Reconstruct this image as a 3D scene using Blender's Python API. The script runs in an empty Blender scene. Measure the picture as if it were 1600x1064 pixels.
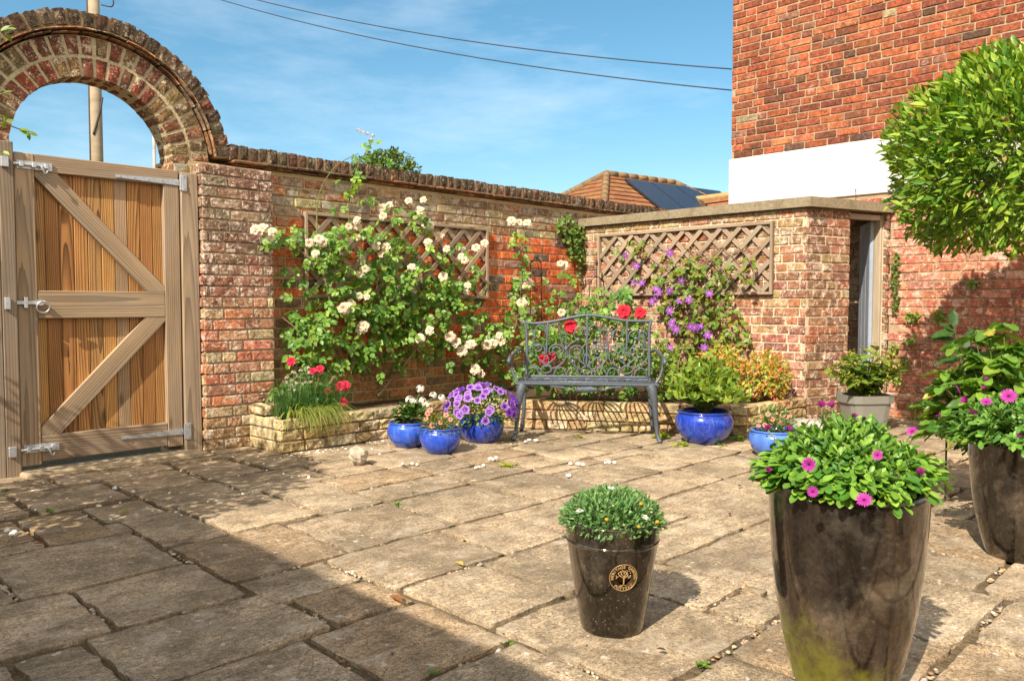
import bpy, math, random
from mathutils import Vector as V, Matrix, noise as mnoise
R = random.Random(7)
SC = bpy.context.scene
COL = SC.collection
rad = math.radians

# ------------------------------------------------------------------ camera model (true positions are worked out from it)
F = 1245.0; CAMH = 1.0; PIT = math.atan(56/1245)
def ray(x, y):
    a = (x-800)/F; b = -(y-532)/F
    fw = math.cos(PIT)+b*math.sin(PIT); up = b*math.cos(PIT)-math.sin(PIT)
    return V(((a+fw)/2**.5, (fw-a)/2**.5, up))
EYE = V((0, 0, CAMH))
def ground(x, y, z=0.0):
    r = ray(x, y); return EYE + r*((z-CAMH)/r.z)
def planeY(x, y, Y):
    r = ray(x, y); return EYE + r*(Y/r.y)
def planeX(x, y, X):
    r = ray(x, y); return EYE + r*(X/r.x)
def vplane(x, y, P, N):
    r = ray(x, y); return EYE + r*((V(P)-EYE).dot(N)/r.dot(N))
def depth(x, y, d):
    r = ray(x, y); return EYE + r*(d/((r.x+r.y)/2**.5))
def cam2w(lat, d, z=0.0):
    return V(((d+lat)/2**.5, (d-lat)/2**.5, z))

# ------------------------------------------------------------------ object helpers
def tag(o, label=None, cat=None, group=None, kind=None):
    if label: o['label'] = label
    if cat: o['category'] = cat
    if group: o['group'] = group
    if kind: o['kind'] = kind
    return o
def thing(name, label, cat, loc=(0, 0, 0), group=None):
    o = bpy.data.objects.new(name, None); COL.objects.link(o); o.location = loc; o.empty_display_size = .1
    return tag(o, label, cat, group)
def rootloc(p):
    while p and p.parent: p = p.parent
    return V(p.location) if p else V((0, 0, 0))
class MB:
    def __init__(s): s.v = []; s.f = []; s.c = []; s.g = []
    def add(s, vs, fs, col=(.5, .5, .5), g=None):
        n = len(s.v); s.v += [tuple(p) for p in vs]
        s.f += [tuple(i+n for i in f) for f in fs]
        if isinstance(col[0], (tuple, list)): s.c += [tuple(c[:3]) for c in col]
        else: s.c += [tuple(col[:3])]*len(vs)
        s.g += [tuple(p) for p in (g if g else vs)]
    def build(s, name, mat, parent=None, smooth=True, label=None):
        o = parent_loc = rootloc(parent)
        me = bpy.data.meshes.new(name)
        me.from_pydata([(p[0]-o[0], p[1]-o[1], p[2]-o[2]) for p in s.v], [], s.f)
        a = me.attributes.new('col', 'FLOAT_COLOR', 'POINT')
        fl = []
        for c in s.c: fl += [c[0], c[1], c[2], 1.0]
        a.data.foreach_set('color', fl)
        a = me.attributes.new('grain', 'FLOAT_VECTOR', 'POINT')
        fl = []
        for c in s.g: fl += list(c)
        a.data.foreach_set('vector', fl)
        if smooth: me.polygons.foreach_set('use_smooth', [True]*len(me.polygons))
        me.materials.append(mat); me.update()
        ob = bpy.data.objects.new(name, me); COL.objects.link(ob)
        if parent: ob.parent = parent
        if label: ob['label'] = label
        return ob
def jit(c, a, r=R):
    k = 1+r.uniform(-a, a)
    return tuple(max(0.001, x*k*(1+r.uniform(-a, a)*.35)) for x in c)
def mix(a, b, t): return tuple(x+(y-x)*t for x, y in zip(a, b))
def rv(r=R):
    while True:
        p = V((r.uniform(-1, 1), r.uniform(-1, 1), r.uniform(-1, 1)))
        if .01 < p.length < 1: return p.normalized()

def cbox(mb, O, ux, uy, uz, a, b, c, col, ch=.004, g=None):
    """chamfered box: axes ux,uy,uz from O, ranges a,b,c"""
    O = V(O); ux, uy, uz = V(ux), V(uy), V(uz)
    ch = min(ch, abs(a[1]-a[0])*.3, abs(b[1]-b[0])*.3, abs(c[1]-c[0])*.3)
    vs = []; idx = {}; gs = []
    off = (R.uniform(-1.6, .2), R.uniform(-.16, .16), R.uniform(.02, .09)) if g else None
    for i in (0, 1):
        for j in (0, 1):
            for k in (0, 1):
                for m in range(3):
                    p = [a[i], b[j], c[k]]
                    for q, (rg, e) in enumerate(((a, i), (b, j), (c, k))):
                        if q != m: p[q] += ch*(1 if e == 0 else -1)
                    idx[i, j, k, m] = len(vs)
                    vs.append(O+ux*p[0]+uy*p[1]+uz*p[2])
                    if g: gs.append(tuple(p[q]+off[q] for q in range(3)))
    fs = []
    for s in (0, 1):
        fs.append([idx[s, 0, 0, 0], idx[s, 1, 0, 0], idx[s, 1, 1, 0], idx[s, 0, 1, 0]])
        fs.append([idx[0, s, 0, 1], idx[1, s, 0, 1], idx[1, s, 1, 1], idx[0, s, 1, 1]])
        fs.append([idx[0, 0, s, 2], idx[1, 0, s, 2], idx[1, 1, s, 2], idx[0, 1, s, 2]])
    for s in (0, 1):
        for t in (0, 1):
            fs.append([idx[s, t, 0, 0], idx[s, t, 1, 0], idx[s, t, 1, 1], idx[s, t, 0, 1]])
            fs.append([idx[s, 0, t, 0], idx[s, 1, t, 0], idx[s, 1, t, 2], idx[s, 0, t, 2]])
            fs.append([idx[0, s, t, 1], idx[1, s, t, 1], idx[1, s, t, 2], idx[0, s, t, 2]])
    for i in (0, 1):
        for j in (0, 1):
            for k in (0, 1): fs.append([idx[i, j, k, 0], idx[i, j, k, 1], idx[i, j, k, 2]])
    mb.add(vs, fs, col, gs if g else None)
EX, EY, EZ = V((1, 0, 0)), V((0, 1, 0)), V((0, 0, 1))
def box(mb, a, b, c, col, ch=.004): cbox(mb, (0, 0, 0), EX, EY, EZ, a, b, c, col, ch)
def plank(mb, A, B, wd, td, w, t, col, ch=.004):
    A, B, wd, td = V(A), V(B), V(wd), V(td); u = B-A; L = u.length; u = u/L
    cbox(mb, A, u, wd, td, (0, L), (-w/2, w/2), (0, t), col, ch, g=True)
def tube(mb, pts, r, n=6, col=(.3, .3, .3), cap=True):
    pts = [V(p) for p in pts]; m = len(pts)
    if not isinstance(r, (list, tuple)): r = [r]*m
    vs = []; prev = None
    for i, p in enumerate(pts):
        t = (pts[min(i+1, m-1)]-pts[max(i-1, 0)])
        t = t.normalized() if t.length > 1e-9 else EZ.copy()
        if prev is None:
            x = t.cross(EZ);
            if x.length < .05: x = t.cross(EX)
            x.normalize()
        else:
            x = prev-t*prev.dot(t)
            if x.length < 1e-6: x = t.cross(EX)
            x.normalize()
        prev = x; y = t.cross(x)
        for k in range(n):
            a = 2*math.pi*k/n; vs.append(p+(x*math.cos(a)+y*math.sin(a))*r[i])
    fs = []
    for i in range(m-1):
        for k in range(n):
            k2 = (k+1) % n; fs.append([i*n+k, i*n+k2, (i+1)*n+k2, (i+1)*n+k])
    if cap: fs.append(list(range(n))[::-1]); fs.append([(m-1)*n+k for k in range(n)])
    mb.add(vs, fs, col)
def spline(pts, k=6):
    pts = [V(p) for p in pts]; out = []
    for i in range(len(pts)-1):
        p0, p1, p2, p3 = pts[max(i-1, 0)], pts[i], pts[i+1], pts[min(i+2, len(pts)-1)]
        for j in range(k):
            t = j/k
            out.append(.5*((2*p1)+(p2-p0)*t+(2*p0-5*p1+4*p2-p3)*t*t+(3*p1-p0-3*p2+p3)*t**3))
    return out+[pts[-1]]
def lathe(mb, prof, c, n=56, col=(.5, .5, .5), squash=None):
    c = V(c); vs = []; fs = []; m = len(prof)
    for r_, z in prof:
        for k in range(n):
            a = 2*math.pi*k/n; vs.append(c+V((r_*math.cos(a), r_*math.sin(a), z)))
    for i in range(m-1):
        for k in range(n):
            k2 = (k+1) % n; fs.append([i*n+k, i*n+k2, (i+1)*n+k2, (i+1)*n+k])
    mb.add(vs, fs, col)
def prof(pts, k=5):
    return [(p.x, p.z) for p in spline([(a, 0, b) for a, b in pts], k)]

# ------------------------------------------------------------------ materials
class NT:
    def __init__(s, name):
        s.m = bpy.data.materials.new(name); s.m.use_nodes = True; s.t = s.m.node_tree; s.t.nodes.clear()
        s.out = s.n('ShaderNodeOutputMaterial')
    def n(s, ty, **kw):
        o = s.t.nodes.new(ty)
        for k, v in kw.items(): setattr(o, k, v)
        return o
    def l(s, a, b): s.t.links.new(a, b)
    def attr(s, nm='col'):
        a = s.n('ShaderNodeAttribute'); a.attribute_name = nm; return a
    def pos(s):
        return s.n('ShaderNodeTexCoord').outputs['Object']
    def mapping(s, vec, scale=(1, 1, 1), loc=(0, 0, 0)):
        m = s.n('ShaderNodeMapping'); m.inputs['Scale'].default_value = scale; m.inputs['Location'].default_value = loc
        s.l(vec, m.inputs['Vector']); return m.outputs[0]
    def noise(s, vec, scale, det=4, rough=.6, dist=0):
        x = s.n('ShaderNodeTexNoise'); x.inputs['Scale'].default_value = scale; x.inputs['Detail'].default_value = det
        x.inputs['Roughness'].default_value = rough; x.inputs['Distortion'].default_value = dist
        s.l(vec, x.inputs['Vector']); return x.outputs['Fac']
    def vor(s, vec, scale, feature='F1', rnd=1):
        x = s.n('ShaderNodeTexVoronoi'); x.feature = feature; x.inputs['Scale'].default_value = scale
        x.inputs['Randomness'].default_value = rnd; s.l(vec, x.inputs['Vector']); return x
    def mr(s, v, a, b, c=0., d=1.):
        x = s.n('ShaderNodeMapRange'); x.inputs[1].default_value = a; x.inputs[2].default_value = b
        x.inputs[3].default_value = c; x.inputs[4].default_value = d; s.l(v, x.inputs[0]); return x.outputs[0]
    def mth(s, op, a, b=None):
        x = s.n('ShaderNodeMath', operation=op)
        for i, q in enumerate((a, b)):
            if q is None: continue
            if isinstance(q, (int, float)): x.inputs[i].default_value = q
            else: s.l(q, x.inputs[i])
        return x.outputs[0]
    def mixc(s, fac, a, b, mode='MIX'):
        x = s.n('ShaderNodeMix', data_type='RGBA', blend_type=mode)
        for sock, q in ((x.inputs[0], fac), (x.inputs[6], a), (x.inputs[7], b)):
            if isinstance(q, (int, float)): sock.default_value = q
            elif isinstance(q, tuple): sock.default_value = (*q, 1)
            else: s.l(q, sock)
        return x.outputs[2]
    def scalec(s, col, fac):
        x = s.n('ShaderNodeVectorMath', operation='SCALE'); s.l(col, x.inputs[0])
        if isinstance(fac, (int, float)): x.inputs['Scale'].default_value = fac
        else: s.l(fac, x.inputs['Scale'])
        return x.outputs[0]
    def bump(s, h, strength=.5, dist=.01, normal=None):
        b = s.n('ShaderNodeBump'); b.inputs['Strength'].default_value = strength; b.inputs['Distance'].default_value = dist
        s.l(h, b.inputs['Height'])
        if normal: s.l(normal, b.inputs['Normal'])
        return b.outputs[0]
    def bsdf(s, col, rough=.8, spec=.3, normal=None, metal=0, coat=0, coatr=.05):
        b = s.n('ShaderNodeBsdfPrincipled')
        for sock, q in ((b.inputs['Base Color'], col), (b.inputs['Roughness'], rough), (b.inputs['Metallic'], metal), (b.inputs['Coat Weight'], coat)):
            if isinstance(q, (int, float)): sock.default_value = q
            elif isinstance(q, tuple): sock.default_value = (*q, 1)
            else: s.l(q, sock)
        b.inputs['Specular IOR Level'].default_value = spec; b.inputs['Coat Roughness'].default_value = coatr
        if normal: s.l(normal, b.inputs['Normal'])
        return b
    def done(s, sh): s.l(sh, s.out.inputs['Surface']); return s.m

def m_brick(name, lichen=.5, grime=.5, lich_col=(.55, .5, .42), scale=1., moss=0., toplichen=None, zlo=0., bstr=.6):
    s = NT(name); p = s.pos(); c = s.attr().outputs['Color']
    n1 = s.noise(p, 28*scale, 5, .65); n2 = s.noise(p, 110*scale, 4, .7); n3 = s.noise(p, 5, 4, .6, .4)
    c = s.scalec(c, s.mr(n1, .28, .72, .5, 1.45))
    c = s.scalec(c, s.mr(n2, .3, .7, .62, 1.36))
    g = s.mth('MULTIPLY', s.mr(n3, .48, .68), grime)
    c = s.mixc(g, c, (.055, .042, .03))
    # lichen: pale crusty patches
    l1 = s.noise(p, 14*scale, 6, .72, .3); l2 = s.noise(p, 2.2, 3, .6)
    thr = s.mth('ADD', l1, s.mth('MULTIPLY', s.mth('SUBTRACT', l2, .5), .5))
    lo = .66-.16*lichen
    if toplichen:
        z = s.n('ShaderNodeSeparateXYZ'); s.l(s.n('ShaderNodeNewGeometry').outputs['Position'], z.inputs[0])
        thr = s.mth('ADD', thr, s.mr(z.outputs[2], toplichen[0], toplichen[1], 0, toplichen[2]))
    lf = s.mr(thr, lo, lo+.09)
    lf = s.mth('MULTIPLY', lf, s.mr(s.noise(p, 90, 3, .6), .35, .6, .35, .95))
    c = s.mixc(lf, c, lich_col)
    if moss:
        z2 = s.n('ShaderNodeSeparateXYZ'); s.l(s.n('ShaderNodeNewGeometry').outputs['Position'], z2.inputs[0])
        mz = s.mth('ADD', s.mr(z2.outputs[2], zlo, zlo+.75, .34, -.15), s.noise(p, 6, 5, .65))
        mf = s.mth('MULTIPLY', s.mr(mz, .52, .78), moss)
        c = s.mixc(mf, c, (.20, .135, .04))
    sp = s.noise(s.mapping(p, (1, 1, 1), (7, 3, 5)), 75, 5, .8); sq = s.noise(s.mapping(p, (1, 1, 1), (1, 9, 2)), 10, 5, .75, .5)
    c = s.mixc(s.mth('MULTIPLY', s.mr(s.mth('ADD', sp, s.mth('MULTIPLY', s.mth('SUBTRACT', sq, .5), .8)), .45, .34), min(.92, grime*1.7)), c, (.045, .032, .024))
    c = s.mixc(s.mth('MULTIPLY', s.mr(s.mth('ADD', sp, s.mth('MULTIPLY', s.mth('SUBTRACT', l1, .5), .7)), .56, .63), min(.95, lichen*1.25)), c, tuple(q*1.15 for q in lich_col))
    h = s.mth('ADD', s.mth('MULTIPLY', n1, .7), s.mth('MULTIPLY', n2, .45))
    nb = s.bump(h, bstr, .012)
    return s.done(s.bsdf(c, .92, .15, nb).outputs[0])

def m_plain(name, rough=.7, spec=.3, nsc=30, namt=.25, bump=.3, bd=.004, metal=0, coat=0, big=.0, bigc=(.1, .08, .06), bsc=3.):
    s = NT(name); p = s.pos(); c = s.attr().outputs['Color']
    n1 = s.noise(p, nsc, 5, .65)
    c = s.scalec(c, s.mr(n1, .25, .75, 1-namt, 1+namt))
    if big: c = s.mixc(s.mth('MULTIPLY', s.mr(s.noise(p, bsc, 5, .65, .5), .5, .68), big), c, bigc)
    return s.done(s.bsdf(c, rough, spec, s.bump(n1, bump, bd) if bump else None, metal, coat).outputs[0])

def m_leaf(name, rough=.42, spec=.4, trans=.35, tcol=(1.25, 1.25, .35)):
    s = NT(name); p = s.pos(); c = s.attr().outputs['Color']
    c = s.scalec(c, s.mr(s.noise(p, 60, 2, .5), .3, .7, .82, 1.18))
    b = s.bsdf(c, rough, spec)
    t = s.n('ShaderNodeBsdfTranslucent'); tc = s.mixc(1.0, c, tcol, 'MULTIPLY'); s.l(tc, t.inputs[0])
    mx = s.n('ShaderNodeMixShader'); mx.inputs[0].default_value = trans
    s.l(b.outputs[0], mx.inputs[1]); s.l(t.outputs[0], mx.inputs[2])
    return s.done(mx.outputs[0])

def m_wood(name, dark=.45, ring=1., rough=.6, grey=.0, scale=1.):
    s = NT(name); g = s.attr('grain').outputs['Vector']; c0 = s.attr().outputs['Color']
    gv = s.mapping(g, (.045*scale, 1., 1.))
    wv = s.n('ShaderNodeTexWave', wave_type='RINGS', rings_direction='SPHERICAL', wave_profile='SAW')
    wv.inputs['Scale'].default_value = 26*scale; wv.inputs['Distortion'].default_value = 2.2; wv.inputs['Detail'].default_value = 3
    wv.inputs['Detail Scale'].default_value = 1.6; s.l(gv, wv.inputs['Vector'])
    fine = s.noise(s.mapping(g, (5, 160, 160)), 1, 4, .7)
    big = s.noise(s.mapping(g, (1.2, 7, 7)), 1, 3, .6)
    f = s.mth('MULTIPLY', s.mr(wv.outputs['Fac'], .35, 1.), ring)
    c = s.mixc(f, c0, s.scalec(c0, dark))
    c = s.scalec(c, s.mr(fine, .25, .75, .8, 1.2)); c = s.scalec(c, s.mr(big, .3, .7, .78, 1.22))
    # knots
    kn = s.vor(s.mapping(g, (2.1, 7, .1)), 1.)
    kf = s.mr(kn.outputs['Distance'], .05, .13, 1, 0)
    c = s.mixc(s.mth('MULTIPLY', kf, .7), c, (.05, .028, .014))
    if grey: c = s.mixc(s.mth('MULTIPLY', s.mr(s.noise(s.mapping(g, (1.5, 9, 9), (3, 2, 1)), 1, 4, .6), .35, .65), grey), c, (.26, .23, .2))
    h = s.mth('ADD', s.mth('MULTIPLY', fine, .6), s.mth('MULTIPLY', wv.outputs['Fac'], .3))
    return s.done(s.bsdf(c, rough, .25, s.bump(h, .35, .003)).outputs[0])

def m_stone(name):   # riven paving
    s = NT(name); p = s.pos(); c = s.attr().outputs['Color']
    n1 = s.noise(p, 9, 6, .7, .3); n2 = s.noise(p, 70, 4, .75); n3 = s.noise(p, 1.7, 4, .6); n4 = s.noise(p, 230, 2, .6)
    gr = s.noise(s.mapping(p, (.35, 1.4, 1), (2, 7, 0)), 26, 5, .75, .6)
    c = s.scalec(c, s.mr(n1, .30, .70, .52, 1.34)); c = s.scalec(c, s.mr(n2, .32, .68, .48, 1.46)); c = s.scalec(c, s.mr(n4, .3, .7, .5, 1.5)); c = s.scalec(c, s.mr(gr, .32, .68, .70, 1.28))
    c = s.mixc(s.mth('MULTIPLY', s.mr(n3, .44, .60), .55), c, (.15, .115, .075)); c = s.mixc(s.mth('MULTIPLY', s.mr(s.noise(s.mapping(p, (1, 1, 1), (3, 8, 0)), 5.5, 6, .75, .5), .52, .66), .5), c, (.52, .44, .33))
    st = s.noise(s.mapping(p, (1, 1, 1), (9, 1, 4)), 3.4, 5, .7, .8); c = s.mixc(s.mth('MULTIPLY', s.mr(st, .56, .70), .45), c, (.085, .062, .035))
    pit = s.vor(p, 55); pf = s.mth('MULTIPLY', s.mr(pit.outputs['Distance'], .12, .3, 1, 0), s.mr(n1, .5, .6))
    c = s.mixc(s.mth('MULTIPLY', pf, .6), c, (.05, .038, .025))
    lich = s.noise(s.mapping(p, (1, 1, 1), (5, 3, 0)), 22, 3, .55)
    c = s.mixc(s.mth('MULTIPLY', s.mr(lich, .655, .70), .8), c, (.56, .50, .40))
    h = s.mth('ADD', s.mth('ADD', s.mth('MULTIPLY', n1, 1.2), s.mth('MULTIPLY', n2, .35)), s.mth('MULTIPLY', pf, -.4))
    return s.done(s.bsdf(c, .9, .2, s.bump(h, .7, .012)).outputs[0])

def m_glaze_blue(name):
    s = NT(name); p = s.pos(); c = s.attr().outputs['Color']
    st = s.noise(s.mapping(p, (1, 1, .12)), 60, 4, .65); sp = s.noise(p, 14, 4, .6)
    c = s.mixc(s.mth('MULTIPLY', s.mr(st, .5, .78), .4), c, (.16, .27, .68))
    c = s.scalec(c, s.mr(sp, .3, .7, .75, 1.25))
    d = s.noise(p, 150, 2, .5); c = s.mixc(s.mth('MULTIPLY', s.mr(d, .68, .76), .5), c, (.4, .4, .45))
    return s.done(s.bsdf(c, s.mr(sp, .3, .7, .12, .3), .5, s.bump(st, .12, .004), 0, .6, .06).outputs[0])

def m_glaze_brown(name, moss=0., mz=(0, .3), speck=.5, metal=.8):
    s = NT(name); p = s.pos(); c = s.attr().outputs['Color']
    n1 = s.noise(s.mapping(p, (1, 1, .10)), 15, 4, .55, .15); n2 = s.noise(p, 70, 4, .7)
    c = s.mixc(s.mr(n1, .40, .72), s.scalec(c, .38), c); c = s.mixc(s.mth('MULTIPLY', s.mr(s.noise(p, 6, 5, .7, .3), .5, .68), .5), c, (.40, .34, .26))
    c = s.scalec(c, s.mr(n2, .3, .7, .65, 1.35))
    v = s.vor(p, 95); sf = s.mth('MULTIPLY', s.mr(v.outputs['Distance'], .1, .24, 1, 0), s.mr(n2, .45, .6))
    c = s.mixc(s.mth('MULTIPLY', sf, speck), c, (.55, .45, .3))
    rough = s.mr(n1, .35, .7, .09, .2)
    if moss:
        x = s.n('ShaderNodeSeparateXYZ'); s.l(p, x.inputs[0])
        m = s.mth('ADD', s.mr(x.outputs[2], mz[0], mz[1], .42, -.3), s.noise(p, 9, 5, .7))
        # damp side away from the plants
        side = s.mth('ADD', s.mth('MULTIPLY', x.outputs[0], -.8), s.mth('MULTIPLY', x.outputs[1], .9))
        m = s.mth('ADD', m, s.mth('MULTIPLY', side, .9))
        mf = s.mth('MULTIPLY', s.mr(m, .64, .92), moss)
        c = s.mixc(mf, c, (.30, .31, .03)); rough = s.mth('ADD', rough, s.mth('MULTIPLY', mf, .5))
    return s.done(s.bsdf(c, rough, .6, s.bump(s.mth('ADD', n1, s.mth('MULTIPLY', n2, .3)), .07, .005), metal, .6, .02).outputs[0])

MAT = {}
MAT['mortar'] = m_plain('lime_mortar', .95, .1, 70, .35, .7, .008, big=.5, bigc=(.12, .09, .05))
MAT['brick_rose'] = m_brick('weathered_brick', .30, .45, (.42, .37, .30), moss=.75, toplichen=(1.35, 1.95, .14))
MAT['brick_pier'] = m_brick('lichen_brick', .72, .45, (.66, .54, .42), scale=1.5, moss=.25, bstr=.9)
MAT['brick_arch'] = m_brick('arch_brick', .55, .5, (.55, .48, .34))
MAT['brick_cope'] = m_brick('coping_brick', .42, .7, (.40, .33, .24), scale=.9, bstr=.9)
MAT['tile'] = m_brick('creasing_tile', .5, .55, (.40, .34, .25))
MAT['brick_shed'] = m_brick('outhouse_brick', .78, .35, (.55, .44, .34), moss=.2)
MAT['brick_house'] = m_brick('house_brick', .10, .45, (.45, .38, .32), bstr=.5)
MAT['brick_low'] = m_brick('low_house_brick', .85, .18, (.62, .42, .32), moss=.15)
MAT['stone_wall'] = m_brick('rough_cream_stone', .35, .45, (.60, .50, .34), scale=.8, bstr=1.)
MAT['concrete'] = m_plain('old_concrete', .92, .15, 45, .35, .6, .006, big=.55, bigc=(.12, .09, .045), bsc=5)
MAT['render'] = m_plain('white_render', .85, .2, 12, .05, .25, .004, big=.16, bigc=(.42, .38, .33), bsc=1.6)
MAT['slab'] = m_stone('riven_paving')
MAT['soil'] = m_plain('soil', .98, .1, 40, .5, .9, .02, big=.4, bigc=(.12, .1, .05))
MAT['pebble'] = m_plain('pebble', .55, .4, 60, .15, .1, .001)
MAT['wood_frame'] = m_wood('weathered_softwood', .48, 1., .7, .42)
MAT['wood_plank'] = m_wood('treated_pine_boards', .26, 1., .5, .0, 1.25)
MAT['wood_trellis'] = m_wood('trellis_softwood', .75, .5, .75, .35)
MAT['wood_pole'] = m_wood('pole_timber', .6, .5, .8, .3)
MAT['galv'] = m_plain('galvanised_steel', .42, .5, 50, .2, .1, .001, metal=.75)
MAT['iron'] = m_plain('cast_metal', .5, .5, 60, .3, .25, .002, metal=.35)
MAT['wire'] = m_plain('dark_wire', .6, .3, 20, .1, 0)
MAT['door'] = m_plain('painted_door', .6, .3, 30, .12, .15, .002, big=.2)
MAT['rooftile'] = m_plain('clay_tile', .9, .15, 9, .3, .4, .02, big=.5, bigc=(.22, .15, .05), bsc=1.2)
MAT['solar'] = m_plain('solar_glass', .22, .5, 8, .1, 0, coat=.3)
MAT['blue'] = m_glaze_blue('blue_glaze')
MAT['brown'] = m_glaze_brown('brown_glaze', .95, (.0, .40), .35)
MAT['brown_dark'] = m_glaze_brown('dark_brown_glaze', 0., (0, 1), .2)
MAT['brown_small'] = m_glaze_brown('speckled_brown_glaze', .0, speck=.8)
MAT['gold'] = m_plain('gilt_relief', .45, .5, 60, .15, .1, .001, metal=.3)
MAT['plastic'] = m_plain('beige_plastic', .55, .4, 30, .06, .05, .001)
MAT['leaf'] = m_leaf('leaf')
MAT['leaf_gloss'] = m_leaf('glossy_leaf', .38, .32, .3)
MAT['leaf_matt'] = m_leaf('matt_leaf', .6, .3, .35)
MAT['petal'] = m_leaf('petal', .6, .2, .35, (1., .95, .9))
MAT['stem'] = m_plain('stem', .8, .2, 60, .25, .2, .002)
MAT['bark'] = m_plain('bark', .9, .15, 40, .35, .6, .006)
MAT['rock'] = m_plain('flint_rock', .85, .25, 18, .35, .6, .01, big=.5, bigc=(.18, .12, .07), bsc=14)
MAT['glass'] = m_plain('window_glass', .08, .5, 4, .05, 0)

# ------------------------------------------------------------------ brickwork
def brickwork(mb, O, U, N, W, H, colfn, course=.075, L=.222, hd=.110, j=.0105, bond='flemish', hole=None, rough=.0045, nu=5, nv=3, proud=.008, seed=1, back=.02, cap=None):
    r = random.Random(seed); O, U, N = V(O), V(U).normalized(), V(N).normalized()
    rows = int(round(H/course))
    for i in range(rows):
        z0 = i*course+j/2; z1 = (i+1)*course-j/2
        u = -r.uniform(0, .2) if W > .16 else 0; k = r.randint(0, 1)
        wob0 = r.uniform(-.0015, .0015)
        while u < W:
            if bond == 'flemish': ln = L if k % 2 == 0 else hd
            elif bond == 'mixed': ln = L if r.random() < .68 else hd
            else: ln = L if i % 4 else hd
            k += 1; ln *= r.uniform(.96, 1.04)
            a, b = max(u, 0), min(u+ln-j, W); u += ln; wob = wob0+r.uniform(-.0016, .0016)
            if b-a < .03: continue
            if hole and hole((a+b)/2, (z0+z1)/2, a, b): continue
            c = colfn((a+b)/2, (z0+z1)/2, r)
            pr = proud+r.gauss(0, rough*.6); tl = r.uniform(-.0015, .0015); ero = r.random()
            vs = []
            for q in range(nv+1):
                for p in range(nu+1):
                    eu, ez = .0055/(b-a), .0055/(z1-z0)
                    fu = 0 if p == 0 else (1 if p == nu else (.5 if nu == 2 else eu+(1-2*eu)*(p-1)/(nu-2))) if nu > 1 else p
                    fz = 0 if q == 0 else (1 if q == nv else (.5 if nv == 2 else ez+(1-2*ez)*(q-1)/(nv-2))) if nv > 1 else q
                    uu = a+(b-a)*fu; zz = z0+(z1-z0)*fz+wob
                    edge = p in (0, nu) or q in (0, nv)
                    corner = p in (0, nu) and q in (0, nv)
                    d = pr+r.uniform(-rough, rough)*(.8 if not edge else .5)-(.0035+.002*ero if edge else 0)-(.002 if corner else 0)
                    if edge:
                        uu += r.uniform(-.0025, .0025); zz += r.uniform(-.002, .002)
                        if corner: uu += (.003 if p == 0 else -.003); zz += (.003 if q == 0 else -.003)
                    vs.append(O+U*uu+EZ*zz+N*d)
            fs = []; n1 = nu+1
            for q in range(nv):
                for p in range(nu): fs.append([q*n1+p, q*n1+p+1, (q+1)*n1+p+1, (q+1)*n1+p])
            ring = [p for p in range(nu+1)]+[q*n1+nu for q in range(1, nv+1)]+[nv*n1+p for p in range(nu-1, -1, -1)]+[q*n1 for q in range(nv-1, 0, -1)]
            m0 = len(vs)
            for q in ring:
                pp = vs[q]; dd = (pp-O).dot(N); vs.append(pp-N*(dd+back))
            for q in range(len(ring)):
                q2 = (q+1) % len(ring); fs.append([ring[q2], ring[q], m0+q, m0+q2])
            mb.add(vs, fs, c)
def pick(r, pal):
    t = r.random()*sum(w for w, _ in pal)
    for w, c in pal:
        t -= w
        if t <= 0: return jit(c, .22, r)
    return pal[-1][1]
def rot_quad(mb, pts, col): mb.add(pts, [list(range(len(pts)))], col)

# ================================================================== SETTING
g = MB(); S = 400
# ground sheet to the horizon
vs = []; fs = []; N = 24
for i in range(N+1):
    for k in range(N+1):
        vs.append((-S+2*S*i/N, -S+2*S*k/N, -.045))
for i in range(N):
    for k in range(N): fs.append([i*(N+1)+k, (i+1)*(N+1)+k, (i+1)*(N+1)+k+1, i*(N+1)+k+1])
g.add(vs, fs, (.13, .10, .055))
tag(g.build('ground', MAT['soil']), kind='structure')

# ---- paving slabs
slabs = [(.85,1.28,2.57,3.04),(.745,1.34,2.12,2.565),(.32,.845,2.57,3.04),(.70,1.265,3.05,3.64),(.95,1.22,3.65,4.21),(1.235,1.52,3.87,4.22),
 (1.28,1.565,3.30,3.86),(1.575,2.03,3.33,3.94),(1.535,1.975,3.95,4.385),(1.53,1.955,4.395,4.86),(1.07,1.515,4.30,4.80),(1.33,1.965,4.87,5.12),(.98,1.32,4.81,5.10),
 (1.98,2.33,4.42,4.98),(1.985,2.53,3.955,4.41),(1.285,1.79,2.71,3.29),(1.80,2.37,2.72,3.28),(1.295,1.65,2.415,2.70),(1.345,1.655,2.115,2.405),(1.66,2.225,2.25,2.71),
 (1.675,2.055,1.78,2.24),(1.225,1.66,1.65,2.105),(2.06,2.575,1.78,2.24),(2.235,2.625,2.25,2.71),(2.38,2.955,2.72,3.28),(2.395,2.98,3.295,3.60),(2.395,2.98,3.61,3.95),
 (2.04,2.385,3.295,3.945),(2.97,3.44,2.72,3.29),(1.67,2.265,1.17,1.765),(2.275,2.565,1.385,1.77),(2.575,3.42,1.29,1.75),(2.275,2.52,1.17,1.375),(2.04,2.53,.70,1.16),
 (2.54,3.09,.70,1.155),(3.10,3.47,.80,1.28),(2.585,3.25,1.76,2.04),(3.26,3.80,1.76,2.34),(2.63,3.25,2.05,2.71),(2.99,3.50,3.30,3.65),(3.25,4.10,2.35,2.71),
 (2.05,2.60,.16,.685),(2.62,3.30,.2,.685),(3.11,3.95,.3,.785),(3.49,4.1,.80,1.28),(1.45,2.03,.66,1.155),(1.28,1.66,1.17,1.64),(.75,1.215,1.66,2.11),(.55,1.27,1.10,1.65),(3.43,4.0,1.29,1.75)]
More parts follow.
